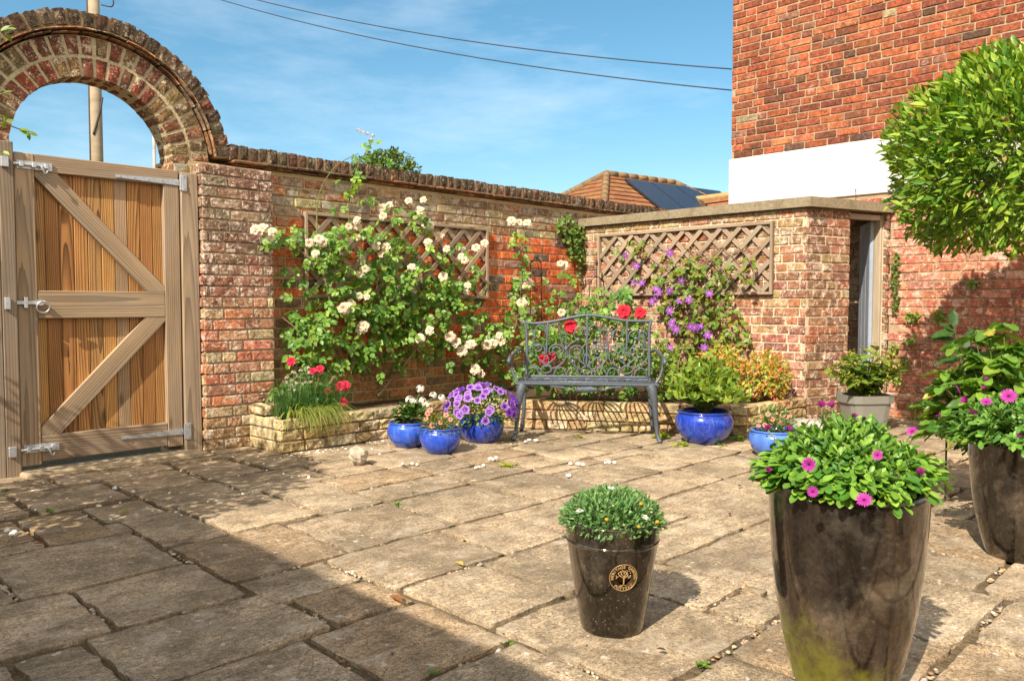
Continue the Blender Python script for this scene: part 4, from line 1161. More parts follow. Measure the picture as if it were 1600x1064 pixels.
# flower meshes around the origin, facing +Z, unit radius
def me_of(mb, name, mat):
    o = mb.build(name, mat); me = o.data; bpy.data.objects.remove(o); return me
def petal(mb, a, tilt, L, W, cols, base=.08, curl=.3, n=3, point=False):
    ca, sa = math.cos(a), math.sin(a); ux = V((ca, sa, 0)); s = V((-sa, ca, 0)); vs = []; cc = []
    for i in range(n+1):
        t = i/n; tl = tilt-curl*t
        dd = ux*math.cos(tl)+EZ*math.sin(tl)
        p = ux*base+dd*L*t
        w = W*(math.sin(PI*(.12+.70*t)) if not point else math.sin(PI*min(1, .1+.9*t))**.8*(1 if t < 1 else 0))
        up = EZ*math.cos(tl)-ux*math.sin(tl)
        for k_ in (-1, 0, 1):
            vs.append(p+s*w*k_*.5+up*(.10*W*abs(k_)))
            cc.append(mix(cols[0], cols[1], t))
    fs = []
    for i in range(n):
        for k_ in range(2): fs.append([i*3+k_, i*3+k_+1, (i+1)*3+k_+1, (i+1)*3+k_])
    mb.add(vs, fs, cc)
def rosebloom(ci, co):
    m_ = MB(); r = random.Random(2)
    for cnt, tilt, L, W in ((6, .35, .95, .85), (6, .8, .8, .75), (5, 1.15, .65, .6), (4, 1.4, .5, .45)):
        for i in range(cnt): petal(m_, 2*PI*(i+r.uniform(-.2, .2))/cnt+tilt*3, tilt+r.uniform(-.15, .15), L, W, (mix(ci, co, r.random()*.4), jit(co, .06, r)), .06, .55)
    return m_
def daisy(ci, co, cc, np_=16, W=.30, tilt=.15):
    m_ = MB()
    for i in range(np_): petal(m_, 2*PI*i/np_, tilt+.1*((i*7) % 3-1), .85, W, (ci, co), .15, .12, 3)
    n = 8; m_.add([V((0, 0, .14))]+[V((.2*math.cos(2*PI*i/n), .2*math.sin(2*PI*i/n), .05)) for i in range(n)], [[0, 1+i, 1+(i+1) % n] for i in range(n)], cc)
    return m_
def trumpet(cc, cm, ce):
    m_ = MB(); n = 20; vs = [V((0, 0, -.35))]; co = [cc]; fs = []
    for ri, (rr, z) in enumerate(((.16, -.12), (.5, .05), (1., .02))):
        for i in range(n):
            a_ = 2*PI*i/n; lob = 1+(.10*math.cos(5*a_) if ri == 2 else 0)
            vs.append(V((rr*lob*math.cos(a_), rr*lob*math.sin(a_), z+(.07*math.cos(5*a_) if ri == 2 else 0))))
            vein = .5+.5*math.cos(5*a_)
            co.append((cc, mix(cm, cc, .55*vein), mix(ce, cm, .25*vein))[ri])
    for i in range(n): fs.append([0, 1+i, 1+(i+1) % n])
    for q in range(2):
        for i in range(n): fs.append([1+q*n+i, 1+q*n+(i+1) % n, 1+(q+1)*n+(i+1) % n, 1+(q+1)*n+i])
    m_.add(vs, fs, co); return m_
def star(ci, co, cc, np_=6):
    m_ = MB()
    for i in range(np_): petal(m_, 2*PI*i/np_, .15, .95, .42, (ci, co), .05, .25, 5, True)
    n = 6; m_.add([V((0, 0, .25))]+[V((.14*math.cos(2*PI*i/n), .14*math.sin(2*PI*i/n), .05)) for i in range(n)], [[0, 1+i, 1+(i+1) % n] for i in range(n)], cc); return m_
def cluster(c1, c2, k_=22, seed=1, size=.34):
    m_ = MB(); r = random.Random(seed)
    for i in range(k_):
        d = rv(r); d.z = abs(d.z)*.8; d.normalize(); s = d.cross(EX).normalized(); t = s.cross(d); o = d*.75; col = mix(c1, c2, r.random())
        n = 5; vs = [o]; 
        for q in range(10):
            a_ = 2*PI*q/10; rr = size*(1 if q % 2 == 0 else .62); vs.append(o+(s*math.cos(a_)+t*math.sin(a_))*rr+d*.08)
        m_.add(vs, [[0, 1+q, 1+(q+1) % 10] for q in range(10)], col)
    return m_
BL_W = me_of(rosebloom((.74, .56, .30), (.82, .72, .56)), 'bloom', MAT['petal'])
BL_R = me_of(rosebloom((.55, .01, .03), (.72, .03, .06)), 'bloom', MAT['petal'])
BL_K = me_of(rosebloom((.62, .012, .05), (.74, .035, .10)), 'bloom', MAT['petal'])
BL_O = me_of(daisy((.42, .02, .28), (.52, .06, .40), (.05, .015, .04), 18, .24, .3), 'bloom', MAT['petal'])
BL_OB = me_of(daisy((.22, .01, .13), (.38, .025, .26), (.05, .01, .03), 12, .34, 1.1), 'bloom', MAT['petal'])
BL_D = me_of(daisy((.85, .85, .82), (.86, .80, .82), (.70, .45, .03), 14, .3), 'bloom', MAT['petal'])
BL_P = me_of(trumpet((.08, .01, .20), (.26, .08, .50), (.54, .32, .72)), 'bloom', MAT['petal'])
BL_PD = me_of(trumpet((.06, .01, .15), (.18, .04, .42), (.24, .06, .55)), 'bloom', MAT['petal'])
BL_C = me_of(star((.42, .12, .50), (.24, .055, .42), (.62, .58, .40)), 'bloom', MAT['petal'])
BL_G = me_of(cluster((.86, .84, .78), (.78, .76, .66), 24, 4), 'bloom', MAT['petal'])
BL_CH = me_of(cluster((.62, .52, .42), (.70, .58, .52), 22, 5, .3), 'bloom', MAT['petal'])
BL_N = me_of(trumpet((.45, .10, .05), (.70, .30, .22), (.75, .42, .36)), 'bloom', MAT['petal'])
def bloom(me, parent, p, d, s, r=R):
    o = bpy.data.objects.new('bloom', me); COL.objects.link(o); o.parent = parent
    q = V(d).normalized().to_track_quat('Z', 'Y')
    o.matrix_local = Matrix.Translation(V(p)-rootloc(parent)) @ q.to_matrix().to_4x4() @ Matrix.Rotation(r.uniform(0, 6.28), 4, 'Z') @ Matrix.Scale(s, 4)
    return o
VIEW = V((-.707, -.707, .15))
G_ROSE = (.062, .155, .022)

# ---------------- climbing roses
def facing(p): return (EYE-V(p)).normalized()
def climber(root, masses, surf, r, colr, size=.115, depth_=(.04, .32), canes=(), shoots=True, name='foliage'):
    """masses: (px,py,rx,ry,n). surf(px,py,depth)->point"""
    fo = MB()
    for px, py, rx, ry, n in masses:
        for _ in range(n):
            a_ = r.uniform(0, 6.283); q = math.sqrt(r.random())
            x, y = px+rx*q*math.cos(a_), py+ry*q*math.sin(a_)
            p = surf(x, y, r.uniform(*depth_))
            nn = (facing(p)*.5+V((-.5, -.1, .75))+rv(r)*.65).normalized()
            d = rv(r); d -= nn*d.dot(nn); d = (d.normalized()+V((0, 0, -.35))).normalized()
            c_ = mix(colr[0], colr[1], r.random()**1.5)
            roseleaf(fo, p, d, nn, size*r.uniform(.7, 1.15), c_, r)
    return fo
def wallY(dp=0):
    return lambda x, y, d: planeY(x, y, YW-d)
def wallX():
    return lambda x, y, d: planeX(x, y, XS-d)
rr = random.Random(71)
pr = planeY(585, 620, YW-.12)
rose = thing('climbing_rose', 'large white climbing rose sprawling over the left trellis', 'rose', (pr.x, pr.y, .2), 'climbing white roses')
masses = [(560, 390, 70, 45, 85), (645, 400, 80, 45, 62), (500, 400, 35, 40, 30), (600, 460, 115, 42, 175), (560, 508, 100, 40, 165), (640, 515, 90, 38, 95), (485, 530, 42, 35, 48), (700, 470, 60, 40, 50), (720, 430, 40, 25, 16),
          (540, 560, 60, 28, 45), (590, 565, 45, 20, 18), (680, 550, 55, 18, 18), (735, 500, 35, 40, 28), (440, 372, 38, 16, 20), (548, 300, 34, 34, 12), (575, 245, 30, 22, 9), (465, 440, 20, 30, 8), (455, 490, 18, 8, 5), (620, 350, 50, 20, 14)]
GR2 = ((.085, .21, .028), (.28, .43, .065))
fo = climber(rose, masses, wallY(), rr, GR2)
fo.build('foliage', MAT['leaf'], rose)
stm = MB()
SCOL = (.15, .16, .05); BCOL = (.24, .15, .085)
canes = [([(592, 618), (612, 592), (640, 560), (660, 520), (640, 470)], BCOL, .012), ([(588, 618), (600, 585), (590, 540), (570, 480), (560, 400), (545, 340), (555, 270), (580, 225)], SCOL, .008), ([(525, 600), (530, 560), (520, 500), (500, 420), (440, 375), (410, 365)], BCOL, .007),
         ([(498, 420), (495, 350), (500, 300), (525, 260), (560, 240)], SCOL, .006), ([(640, 560), (600, 500), (590, 440), (620, 380), (650, 330)], SCOL, .006), ([(640, 555), (690, 500), (720, 440), (750, 400)], SCOL, .006), ([(660, 520), (720, 480), (760, 440), (790, 480), (830, 560)], SCOL, .005),
         ([(590, 600), (620, 540), (700, 530), (760, 530)], SCOL, .006), ([(548, 590), (552, 560), (560, 520)], BCOL, .007), ([(500, 590), (508, 560), (470, 520), (440, 495)], BCOL, .006)]
for pts, c_, r0 in canes:
    P = [planeY(x, y, YW-(.10+.12*math.sin(i*1.3+x)*.6+.05)) for i, (x, y) in enumerate(pts)]
    P[0].z = max(P[0].z, .18); sp_ = spline(P, 6); tube(stm, sp_, [r0*(1-.6*i/len(sp_)) for i in range(len(sp_))], 6, c_)
stm.build('stem', MAT['stem'], rose)
c3 = [(550, 580), (590, 545), (592, 578), (590, 635), (625, 665), (345, 665), (395, 645), (375, 720), (720, 485), (762, 517), (725, 525), (760, 467), (860, 445), (915, 495), (933, 485), (935, 440), (690, 680), (715, 725), (740, 685), (820, 725), (945, 565), (970, 575), (960, 660), (1025, 625), (965, 700), (1055, 695), (1130, 735), (1150, 755),
      (1040, 840), (1068, 880), (1165, 885), (1160, 920), (875, 790), (910, 840), (570, 890), (605, 940), (640, 945), (562, 975), (520, 1003), (575, 985), (605, 830), (635, 800), (100, 590), (65, 595), (125, 575), (150, 605), (145, 640), (1210, 690), (1255, 665), (640, 650), (410, 660)]
for x, y in [q for i_, q in enumerate(c3) if i_ % 5 != 4]:
    px, py = 380+x/3.324, 180+y/3.324; p = planeY(px, py, YW-rr.uniform(.26, .36))
    bloom(BL_W, rose, p, facing(p)+V((-.3, 0, .35))+rv(rr)*.5, rr.uniform(.028, .044), rr)
c4 = [(670, 105), (655, 120), (560, 8), (592, 2), (980, 172), (1035, 130)]
for x, y in c4:
    px, py = 380+x/3.556, 480+y/3.556; p = planeY(px, py, YW-rr.uniform(.3, .4)); bloom(BL_W, rose, p, facing(p)+V((-.3, 0, .4))+rv(rr)*.4, rr.uniform(.036, .05), rr)
for x, y in ((567, 208), (575, 210), (582, 213), (560, 205), (579, 220)): p = planeY(x, y, YW-.1); bloom(BL_CH, rose, p, V((0, 0, 1))+rv(rr)*.4, .022, rr)
# second, slender rose near the corner
pr = planeY(800, 610, YW-.3); rose2 = thing('climbing_rose', 'slender white climbing rose on bare brick between the trellis and bench', 'rose', (pr.x, pr.y, .2), 'climbing white roses')
masses = [(815, 400, 16, 40, 14), (815, 450, 22, 30, 20), (818, 490, 28, 26, 30), (790, 520, 32, 26, 34), (775, 550, 30, 30, 26), (745, 560, 28, 26, 18), (880, 450, 28, 30, 12), (800, 590, 22, 20, 14), (750, 595, 16, 14, 8), (870, 490, 25, 25, 16)]
climber(rose2, masses, wallY(), rr, GR2, .11, (.04, .3)).build('foliage', MAT['leaf'], rose2)
stm = MB()
for pts in ([(795, 625), (790, 570), (810, 490), (815, 420), (818, 360)], [(795, 625), (770, 570), (740, 545), (715, 540)], [(800, 620), (830, 560), (870, 490), (880, 420)], [(805, 615), (800, 560), (780, 490), (765, 440)]):
    P = [planeY(x, y, YW-.14-.08*math.sin(i+x)) for i, (x, y) in enumerate(pts)]; P[0].z = max(.18, P[0].z); sp_ = spline(P, 6); tube(stm, sp_, [.007*(1-.6*i/len(sp_)) for i in range(len(sp_))], 6, BCOL)
stm.build('stem', MAT['stem'], rose2)
for x, y in [(1395, 550), (1435, 560), (1475, 560), (1465, 885), (1480, 875), (1445, 975)]:
    px, py = 380+x/3.324, 180+y/3.324; p = planeY(px, py, YW-.25); bloom(BL_W, rose2, p, facing(p)+V((-.3, 0, .35))+rv(rr)*.5, rr.uniform(.036, .052), rr)
for x, y in [(1150, 165), (1180, 195), (1250, 210), (1215, 245), (1270, 205), (1355, 210), (1390, 200), (1420, 160), (1430, 190), (1290, 345), (1320, 370)]:
    px, py = 380+x/3.556, 480+y/3.556; p = planeY(px, py, YW-.32); bloom(BL_W, rose2, p, facing(p)+V((-.3, 0, .35))+rv(rr)*.5, rr.uniform(.038, .052), rr)
for x, y in [(340, 540), (362, 552), (345, 812), (130, 755), (150, 660)]:
    p = planeY(780+x/3.547, 260+y/3.547, YW-.25); bloom(BL_W, rose2, p, facing(p)+V((-.3, 0, .35))+rv(rr)*.5, rr.uniform(.036, .05), rr)

# red rose behind the bench: stands between wall and bench
BEDN = V((.85, .52, 0))
def bedplane(back): return lambda x, y, d: vplane(x, y, bw(.5, .50+back-d, 0), nb)
pr = bedplane(.25)(900, 620, 0); redrose = thing('red_rose', 'green rose bush with large crimson blooms growing behind the bench', 'rose', (pr.x, pr.y, .2))
masses = [(900, 545, 85, 40, 115), (950, 490, 50, 25, 46), (995, 520, 18, 35, 34), (880, 590, 80, 22, 60), (990, 570, 30, 30, 40), (840, 540, 30, 45, 26), (970, 460, 22, 14, 12), (960, 600, 50, 20, 22), (920, 470, 30, 25, 14)]
climber(redrose, masses, bedplane(.12), rr, ((.07, .18, .025), (.24, .37, .06)), .12, (-.25, .08)).build('foliage', MAT['leaf'], redrose)
stm = MB()
for pts in ([(890, 628), (900, 560), (950, 500), (975, 488)], [(895, 628), (870, 560), (850, 500)], [(930, 628), (960, 560), (1000, 492)], [(900, 628), (905, 560), (890, 510)], [(880, 628), (860, 590), (852, 562)]):
    P = [bedplane(.1)(x, y, 0) for x, y in pts]; P[0].z = .18; sp_ = spline(P, 6); tube(stm, sp_, [.006*(1-.5*i/len(sp_)) for i in range(len(sp_))], 6, BCOL)
stm.build('stem', MAT['stem'], redrose)
for x, y, s_ in ((975, 487, .060), (1001, 489, .050), (892, 511, .055), (850, 561, .050), (888, 508, .035), (861, 558, .04)):
    p = bedplane(.10)(x, y, .10); bloom(BL_R, redrose, p, facing(p)+V((-.2, 0, .3)), s_, rr)

# wire plant supports
for lab, x0, x1, ytop, yb, Y in (('thin wire hoop plant support standing against the red brick left of the corner', 829, 846, 402, 520, YW-.10), ('dark wire obelisk support with red tip behind the bench', 921, 944, 432, 560, YW-.35)):
    w_ = MB(); xc = (x0+x1)/2
    P = [planeY(x0, yb, Y), planeY(x0, ytop+25, Y), planeY(x0+3, ytop+8, Y), planeY(xc, ytop, Y), planeY(x1-3, ytop+8, Y), planeY(x1, ytop+25, Y), planeY(x1, yb, Y)]
    P[0].z = P[-1].z = .2
    tube(w_, spline(P, 5), .0045, 6, (.025, .022, .02))
    if x0 > 900:
        q = planeY(xc, ytop, Y); tube(w_, [V((q.x, q.y, .2)), q+EZ*.12], .005, 6, (.025, .022, .02)); tube(w_, [q+EZ*.10, q+EZ*.13, q+EZ*.17], [.006, .014, .003], 6, (.025, .022, .02))
    tag(w_.build('plant_support', MAT['wire']), lab, 'plant support')

# ---------------- red shrub rose and chives in the left of the bed
def rosebush(name, label, c, rx, rz, n, cols, r, size=.07, parts=None, mat='leaf', ry=None):
    t_ = thing(name, label, 'plant', c)
    fo = MB()
    for p, d, q in dome_pts(V(c)+EZ*rz*.45, rx, rz*.55, n, r, -.9, .45, ry):
        nn = (d*.5+V((-.3, -.3, .8))+rv(r)*.5).normalized(); dd = rv(r); dd -= nn*dd.dot(nn); dd.normalize()
        roseleaf(fo, p, dd, nn, size*r.uniform(.7, 1.2), mix(cols[0], cols[1], r.random()), r)
    fo.build('foliage', MAT[mat], t_)
    s_ = MB()
    for i in range(7):
        a_ = r.uniform(0, 6.28); tube(s_, [V(c), V(c)+V((rx*.4*math.cos(a_), rx*.4*math.sin(a_), rz*.4)), V(c)+V((rx*.7*math.cos(a_), rx*.7*math.sin(a_), rz*.85))], [.006, .005, .003], 5, BCOL)
    s_.build('stem', MAT['stem'], t_)
    return t_
c = V((3.02, 5.12, .2))
srose = rosebush('shrub_rose', 'low rose bush with bright red blooms at the left end of the raised bed', c, .30, .34, 150, ((.05, .13, .02), (.14, .24, .04)), rr, .085, ry=.2)
for x, y, s_ in ((455, 565, .042), (488, 580, .036), (500, 577, .04), (531, 604, .05), (540, 602, .045), (511, 612, .04), (536, 628, .042), (525, 606, .035)):
    p = planeY(x, y, 4.98); bloom(BL_K, srose, p, facing(p)+V((-.3, -.1, .4)), s_*.8, rr)
ch = thing('chives', 'clump of chives with pale round heads drooping over the raised bed wall', 'herb', V((2.83, 4.97, .2)))
bl = MB(); base = V((2.86, 4.98, .2))
def blade(mb, p, d, L, w, col, droop, r):
    d = V(d).normalized(); s = d.cross(EZ);
    if s.length < .05: s = EX.copy()
    s.normalize(); vs = []; n = 6; q = V(p); v = d.copy()
    for i in range(n+1):
        ww = w*(1-.85*i/n); vs += [q-s*ww, q+s*ww]; q = q+v*L/n; v = (v+V((0, 0, -droop))).normalized()
    mb.add(vs, [[2*i, 2*i+1, 2*i+3, 2*i+2] for i in range(n)], col)
for _ in range(420):
    p = base+V((rr.uniform(-.17, .30), rr.uniform(-.09, .08), 0)); d = V((rr.gauss(0, .28), rr.gauss(-.12, .25), 1))
    blade(bl, p, d, rr.uniform(.2, .36), .0035, jit(mix((.05, .15, .04), (.12, .24, .06), rr.random()), .15, rr), rr.uniform(0, .16), rr)
for _ in range(170):
    p = base+V((rr.uniform(-.14, .2), rr.uniform(-.11, -.07), .03)); d = V((rr.gauss(.05, .25), -.6+rr.gauss(0, .12), .65))
    blade(bl, p, d, rr.uniform(.22, .42), .0036, jit(mix((.18, .27, .05), (.36, .38, .10), rr.random()), .15, rr), rr.uniform(.34, .55), rr)
bl.build('blades', MAT['leaf_matt'], ch)
s_ = MB()
for x, y in [(459, 583), (466, 590), (457, 595), (470, 580), (475, 592), (484, 583), (478, 598), (449, 590), (463, 600), (490, 590), (455, 602), (481, 576), (452, 610), (497, 580), (445, 598), (471, 600), (486, 597), (460, 612)]:
    p = planeY(x, y, 5.0+rr.uniform(-.06, .06)); bloom(BL_CH, ch, p, V((0, 0, 1))+rv(rr)*.3, rr.uniform(.017, .024), rr); tube(s_, [V((p.x*.5+base.x*.5, p.y*.5+base.y*.5, .22)), p], .0022, 5, (.10, .18, .05))
s_.build('stem', MAT['stem'], ch)

# ---------------- clematis on the outhouse wall
pr = planeX(1075, 610, XS-.1); cl = thing('clematis', 'purple clematis climbing from the bed up the outhouse trellis', 'clematis', (pr.x, pr.y, .2))
fo = MB()
for px, py, rx, ry, n in [(1050, 425, 60, 22, 70), (1095, 412, 50, 14, 34), (1080, 450, 65, 26, 110), (1080, 490, 55, 30, 110), (1070, 530, 50, 34, 100), (1125, 510, 34, 50, 100), (1060, 570, 44, 25, 90), (1150, 540, 20, 26, 40), (985, 390, 22, 20, 18), (1150, 430, 40, 20, 22), (1180, 415, 20, 10, 8), (1035, 560, 24, 26, 50)]:
    for _ in range(int(n*.62)):
        a_ = rr.uniform(0, 6.283); q = math.sqrt(rr.random()); p = planeX(px+rx*q*math.cos(a_), py+ry*q*math.sin(a_), XS-rr.uniform(.05, .22))
        nn = (V((-.9, -.1, .5))+rv(rr)*.6).normalized(); d = rv(rr); d -= nn*d.dot(nn); d.normalize()
        for t in (-.6, 0, .6):
            dd = Matrix.Rotation(t, 3, nn) @ d; leaf(fo, p+dd*.01, dd, nn+rv(rr)*.3, rr.uniform(.035, .06), rr.uniform(.022, .034), jit(pick(rr, [(4, (.13, .23, .03)), (3, (.22, .27, .035)), (1, (.28, .22, .04)), (1, (.06, .13, .02))]), .1, rr), .2, .1)
fo.build('foliage', MAT['leaf'], cl)
stm = MB()
for i in range(16):
    x = rr.uniform(1055, 1120); P = [planeX(1075+rr.uniform(-12, 40), 620, XS-.10), planeX(x+rr.uniform(-15, 15), 560, XS-.08), planeX(x+rr.uniform(-20, 30), 490, XS-.06), planeX(x+rr.uniform(-60, 70), 430, XS-.06), planeX(x+rr.uniform(-90, 90), 385, XS-.055)]
    P[0].z = .2; tube(stm, spline(P, 6), .0028, 5, (.24, .14, .09))
stm.build('stem', MAT['stem'], cl)
for x, y in [(760, 553), (750, 640), (790, 645), (945, 480), (870, 680), (865, 735), (850, 750), (885, 700), (1000, 745), (1165, 705), (945, 800), (955, 880), (980, 905), (1060, 890), (1095, 895), (1155, 935), (1140, 1005), (1010, 635), (700, 495), (945, 690), (1050, 740), (960, 860), (1120, 885)]:
    p = planeX(780+x/3.547, 260+y/3.547, XS-rr.uniform(.2, .27)); bloom(BL_C, cl, p, facing(p)+V((-.3, 0, .2))+rv(rr)*.5, rr.uniform(.034, .052), rr)
for x, y in ((1100, 543), (1047, 544), (1085, 512)): p = planeX(x, y, XS-.24); bloom(BL_C, cl, p, facing(p)+rv(rr)*.4, .045, rr)

# ---------------- ivy / creeper in the corner, wall plants
def tuft(label, p, n_, rx, rz, N, cols, r, cat='wall plant', group='little plants rooted in the brickwork', L=.03, name='wall_plant', spread=.05):
    mb = MB()
    for _ in range(n_):
        a_ = r.uniform(0, 6.28); q = math.sqrt(r.random()); U = N.cross(EZ).normalized()
        pp = V(p)+U*rx*q*math.cos(a_)+EZ*rz*q*math.sin(a_)+N*r.uniform(.004, spread)
        nn = (N*.5+V((-.3, -.2, .7))+rv(r)*.6).normalized(); d = rv(r); d -= nn*d.dot(nn)
        leaf(mb, pp, d, nn, L*r.uniform(.7, 1.2), L*.75, mix(cols[0], cols[1], r.random()), .1, .1)
    o = mb.build(name, MAT['leaf']); tag(o, label, cat, group); return o
YG_ = ((.12, .22, .03), (.26, .31, .05))
iv = thing('creeper', 'small leafy creeper growing in the corner where the two walls meet', 'creeper', (XS-.05, YW-.05, 1.2))
mb = MB()
for px, py, rx, ry, n in [(885, 352, 14, 16, 90), (903, 368, 10, 16, 70), (898, 395, 10, 14, 60), (905, 385, 8, 25, 50), (908, 420, 6, 20, 20), (890, 370, 14, 10, 40)]:
    for _ in range(n):
        a_ = rr.uniform(0, 6.28); q = math.sqrt(rr.random()); p = planeY(px+rx*q*math.cos(a_), py+ry*q*math.sin(a_), YW-rr.uniform(.02, .10))
        if p.x > XS-.02: p.x = XS-.03
        nn = (V((-.5, -.5, .5))+rv(rr)*.6).normalized(); d = rv(rr); d -= nn*d.dot(nn); leaf(mb, p, d, nn, .045*rr.uniform(.7, 1.2), .036, mix((.07, .15, .02), (.20, .28, .05), rr.random()), .1, .1)
mb.build('foliage', MAT['leaf'], iv)
mb = MB(); tube(mb, spline([(XS-.04, YW-.03, .2), (XS-.05, YW-.03, .8), (XS-.06, YW-.03, 1.3), (XS-.16, YW-.03, 1.75)], 6), .005, 5, BCOL); mb.build('stem', MAT['stem'], iv)
for (x, y, rx, rz, n_), where in zip([(1428, 495, .055, .05, 60), (1470, 494, .06, .05, 65), (1521, 444, .04, .035, 40), (1424, 532, .045, .03, 34), (1399, 545, .03, .05, 30), (1414, 565, .04, .025, 26), (1432, 636, .06, .035, 36), (1404, 590, .03, .06, 30), (1480, 560, .035, .02, 14), (1452, 655, .16, .02, 60)],
        ('left one of the paired green tufts left of the bay shadow', 'right one of the paired green tufts left of the bay shadow', 'highest small green tuft', 'green tuft just under the left paired tuft', 'upper green tuft tight beside the outhouse door frame', 'green tuft above the beige planter', 'green tuft low down beside the hydrangea', 'green tuft beside the beige planter leaves', 'sparse green tuft level with the hydrangea top', 'long low green strip along the foot')):
    p = planeX(x, y, XH-.01); tuft(where+' on the house wall', p, n_, rx, rz, -EX, YG_, rr)
p = planeX(1401, 440, XH-.01)
for zz, n_, lab in ((0, 60, 'trailing strip of ivy leaves down the bricks right of the outhouse door frame'),): tuft(lab, p, 130, .03, .28, -EX, ((.06, .13, .02), (.16, .24, .04)), rr, 'creeper', None, .03, 'creeper')
# tiny sprig on the outhouse roof edge
mb = MB(); p = planeX(1337, 306, XS+.5); p.z = 1.885
tube(mb, [p, p+V((.005, 0, .05)), p+V((.0, .005, .1))], .0025, 5, (.1, .11, .05))
for i in range(10): leaf(mb, p+EZ*(.02+.008*i), rv(rr)+V((0, 0, .3)), EZ, .018, .008, (.10, .15, .04), small=True)
tag(mb.build('sprig', MAT['leaf']), 'tiny weed sprig standing on the outhouse roof slab', 'weed')

# ---------------- spirea style shrubs
for x, y, rx, rz, lab in ((1190, 640, .24, .46, 'yellow and orange leaved shrub behind the largest blue bowl'), (1238, 640, .20, .42, 'orange tipped golden shrub against the outhouse corner')):
    c = V((5.90, 3.42, .2)) if x < 1200 else V((6.05, 3.12, .2))
    t_ = thing('golden_shrub', lab, 'shrub', c, 'golden leaved shrubs by the outhouse'); fo = MB()
    for p, d, q in dome_pts(c+EZ*rz*.5, rx, rz*.5, 620, rr, -.85, .4):
        nn = (d*.6+V((-.3, -.3, .7))+rv(rr)*.5).normalized()
        top = (q > .75 and rr.random() < .45)
        for _ in range(2):
            dd = (d*.7+rv(rr)*.8).normalized()
            leaf(fo, p, dd, nn, rr.uniform(.03, .055), rr.uniform(.016, .025), jit((.60, .19, .07), .2, rr) if top and rr.random() < .7 else jit(pick(rr, [(3, (.40, .40, .04)), (2, (.24, .33, .04)), (2, (.58, .36, .05))]), .15, rr), .15, .12, True)
    fo.build('foliage', MAT['leaf'], t_); s_ = MB()
    for i in range(9):
        a_ = rr.uniform(0, 6.28); tube(s_, [c, c+V((rx*.6*math.cos(a_), rx*.6*math.sin(a_), rz*.7))], [.005, .002], 5, (.2, .1, .06))
    s_.build('stem', MAT['stem'], t_)
# light green bush right behind bench end
c = V((5.55, 3.75, .2)); t_ = rosebush('bush', 'light green bush between the bench arm and the clematis', c, .22, .50, 170, ((.12, .22, .025), (.26, .33, .045)), rr, .075)
# ---------------- shrub in the largest blue bowl
c = cD+EZ*.2; sh = thing('potted_shrub', 'bright green leafy shrub growing in the largest blue bowl', 'shrub', c); fo = MB(); s_ = MB()
for i in range(150):
    a_ = rr.uniform(0, 6.28); q = math.sqrt(rr.random()); tip = c+V((.29*q*math.cos(a_), .29*q*math.sin(a_), (.40*(1-.62*q*q)*rr.uniform(.5, 1.05)+.02)))
    mid = c+V((.16*q*math.cos(a_), .16*q*math.sin(a_), .13)); P = spline([c, mid, tip], 5); tube(s_, P, .003, 4, (.12, .15, .05))
    for j_ in range(16):
        t = .3+.7*j_/15; p = P[min(int(t*(len(P)-1)), len(P)-1)]; d = V((math.cos(j_*2.4+i), math.sin(j_*2.4+i), .55+.5*t)); d = d.normalized()
        leaf(fo, p, d+rv(rr)*.4, EZ*.6+V((d.x, d.y, 0))*.8+rv(rr)*.5, rr.uniform(.05, .085), rr.uniform(.024, .036), jit(mix((.12, .24, .03), (.34, .42, .05), rr.random()*t), .14, rr), .25, .1)
fo.build('foliage', MAT['leaf'], sh); s_.build('stem', MAT['stem'], sh)
# ---------------- petunias
c = cC+EZ*.2; pt = thing('petunias', 'dome of violet petunias with dark throats in the broad blue bowl', 'flowers', c); fo = MB()
for p, d, q in dome_pts(c, .265, .20, 1000, rr, -.3, .3): leaf(fo, p, d+rv(rr)*.7, EZ+d*.5, .035, .018, mix((.06, .15, .025), (.16, .24, .05), rr.random()), .2, .1)
fo.build('foliage', MAT['leaf'], pt)
for i in range(62):
    while True:
        d = rv(rr)
        if d.z > -.15 and (d.x*-.707+d.y*-.707) > -.6: break
    p = c+V((d.x*.275, d.y*.275, .02+d.z*.205)); bloom(BL_PD if (d.x-d.y > .9 and rr.random() < .6) or rr.random() < .1 else BL_P, pt, p, d+V((-.2, -.2, .1))+rv(rr)*.25, rr.uniform(.026, .034), rr)
# ---------------- geranium
c = cA+EZ*.16; ge = thing('geranium', 'white geranium with dark leaves in the rear left blue bowl', 'flowers', c); fo = MB(); s_ = MB()
for p, d, q in dome_pts(c+V((.02, 0, .02)), .115, .12, 150, rr, -.1, .5): leaf(fo, p, d+rv(rr)*.6, EZ+d*.5, .05, .045, mix((.03, .09, .015), (.09, .17, .03), rr.random()), .2, .05)
for p, d, q in dome_pts(c, .135, .02, 90, rr, -.3, .5): leaf(fo, p, d+rv(rr)*.6, EZ, .022, .012, mix((.16, .14, .03), (.28, .22, .06), rr.random()), .2, .1, True)
for x, y in ((640, 625), (660, 626), (657, 608), (677, 618), (648, 628), (668, 632), (690, 622)):
    p = depth(x, y, 5.60+rr.uniform(-.05, .08)); bloom(BL_G, ge, p, V((0, 0, 1))+facing(p)*.6, rr.uniform(.028, .038), rr); tube(s_, [c+EZ*.02, p-EZ*.015], .003, 5, (.12, .18, .05))
fo.build('foliage', MAT['leaf_matt'], ge); s_.build('stem', MAT['stem'], ge)
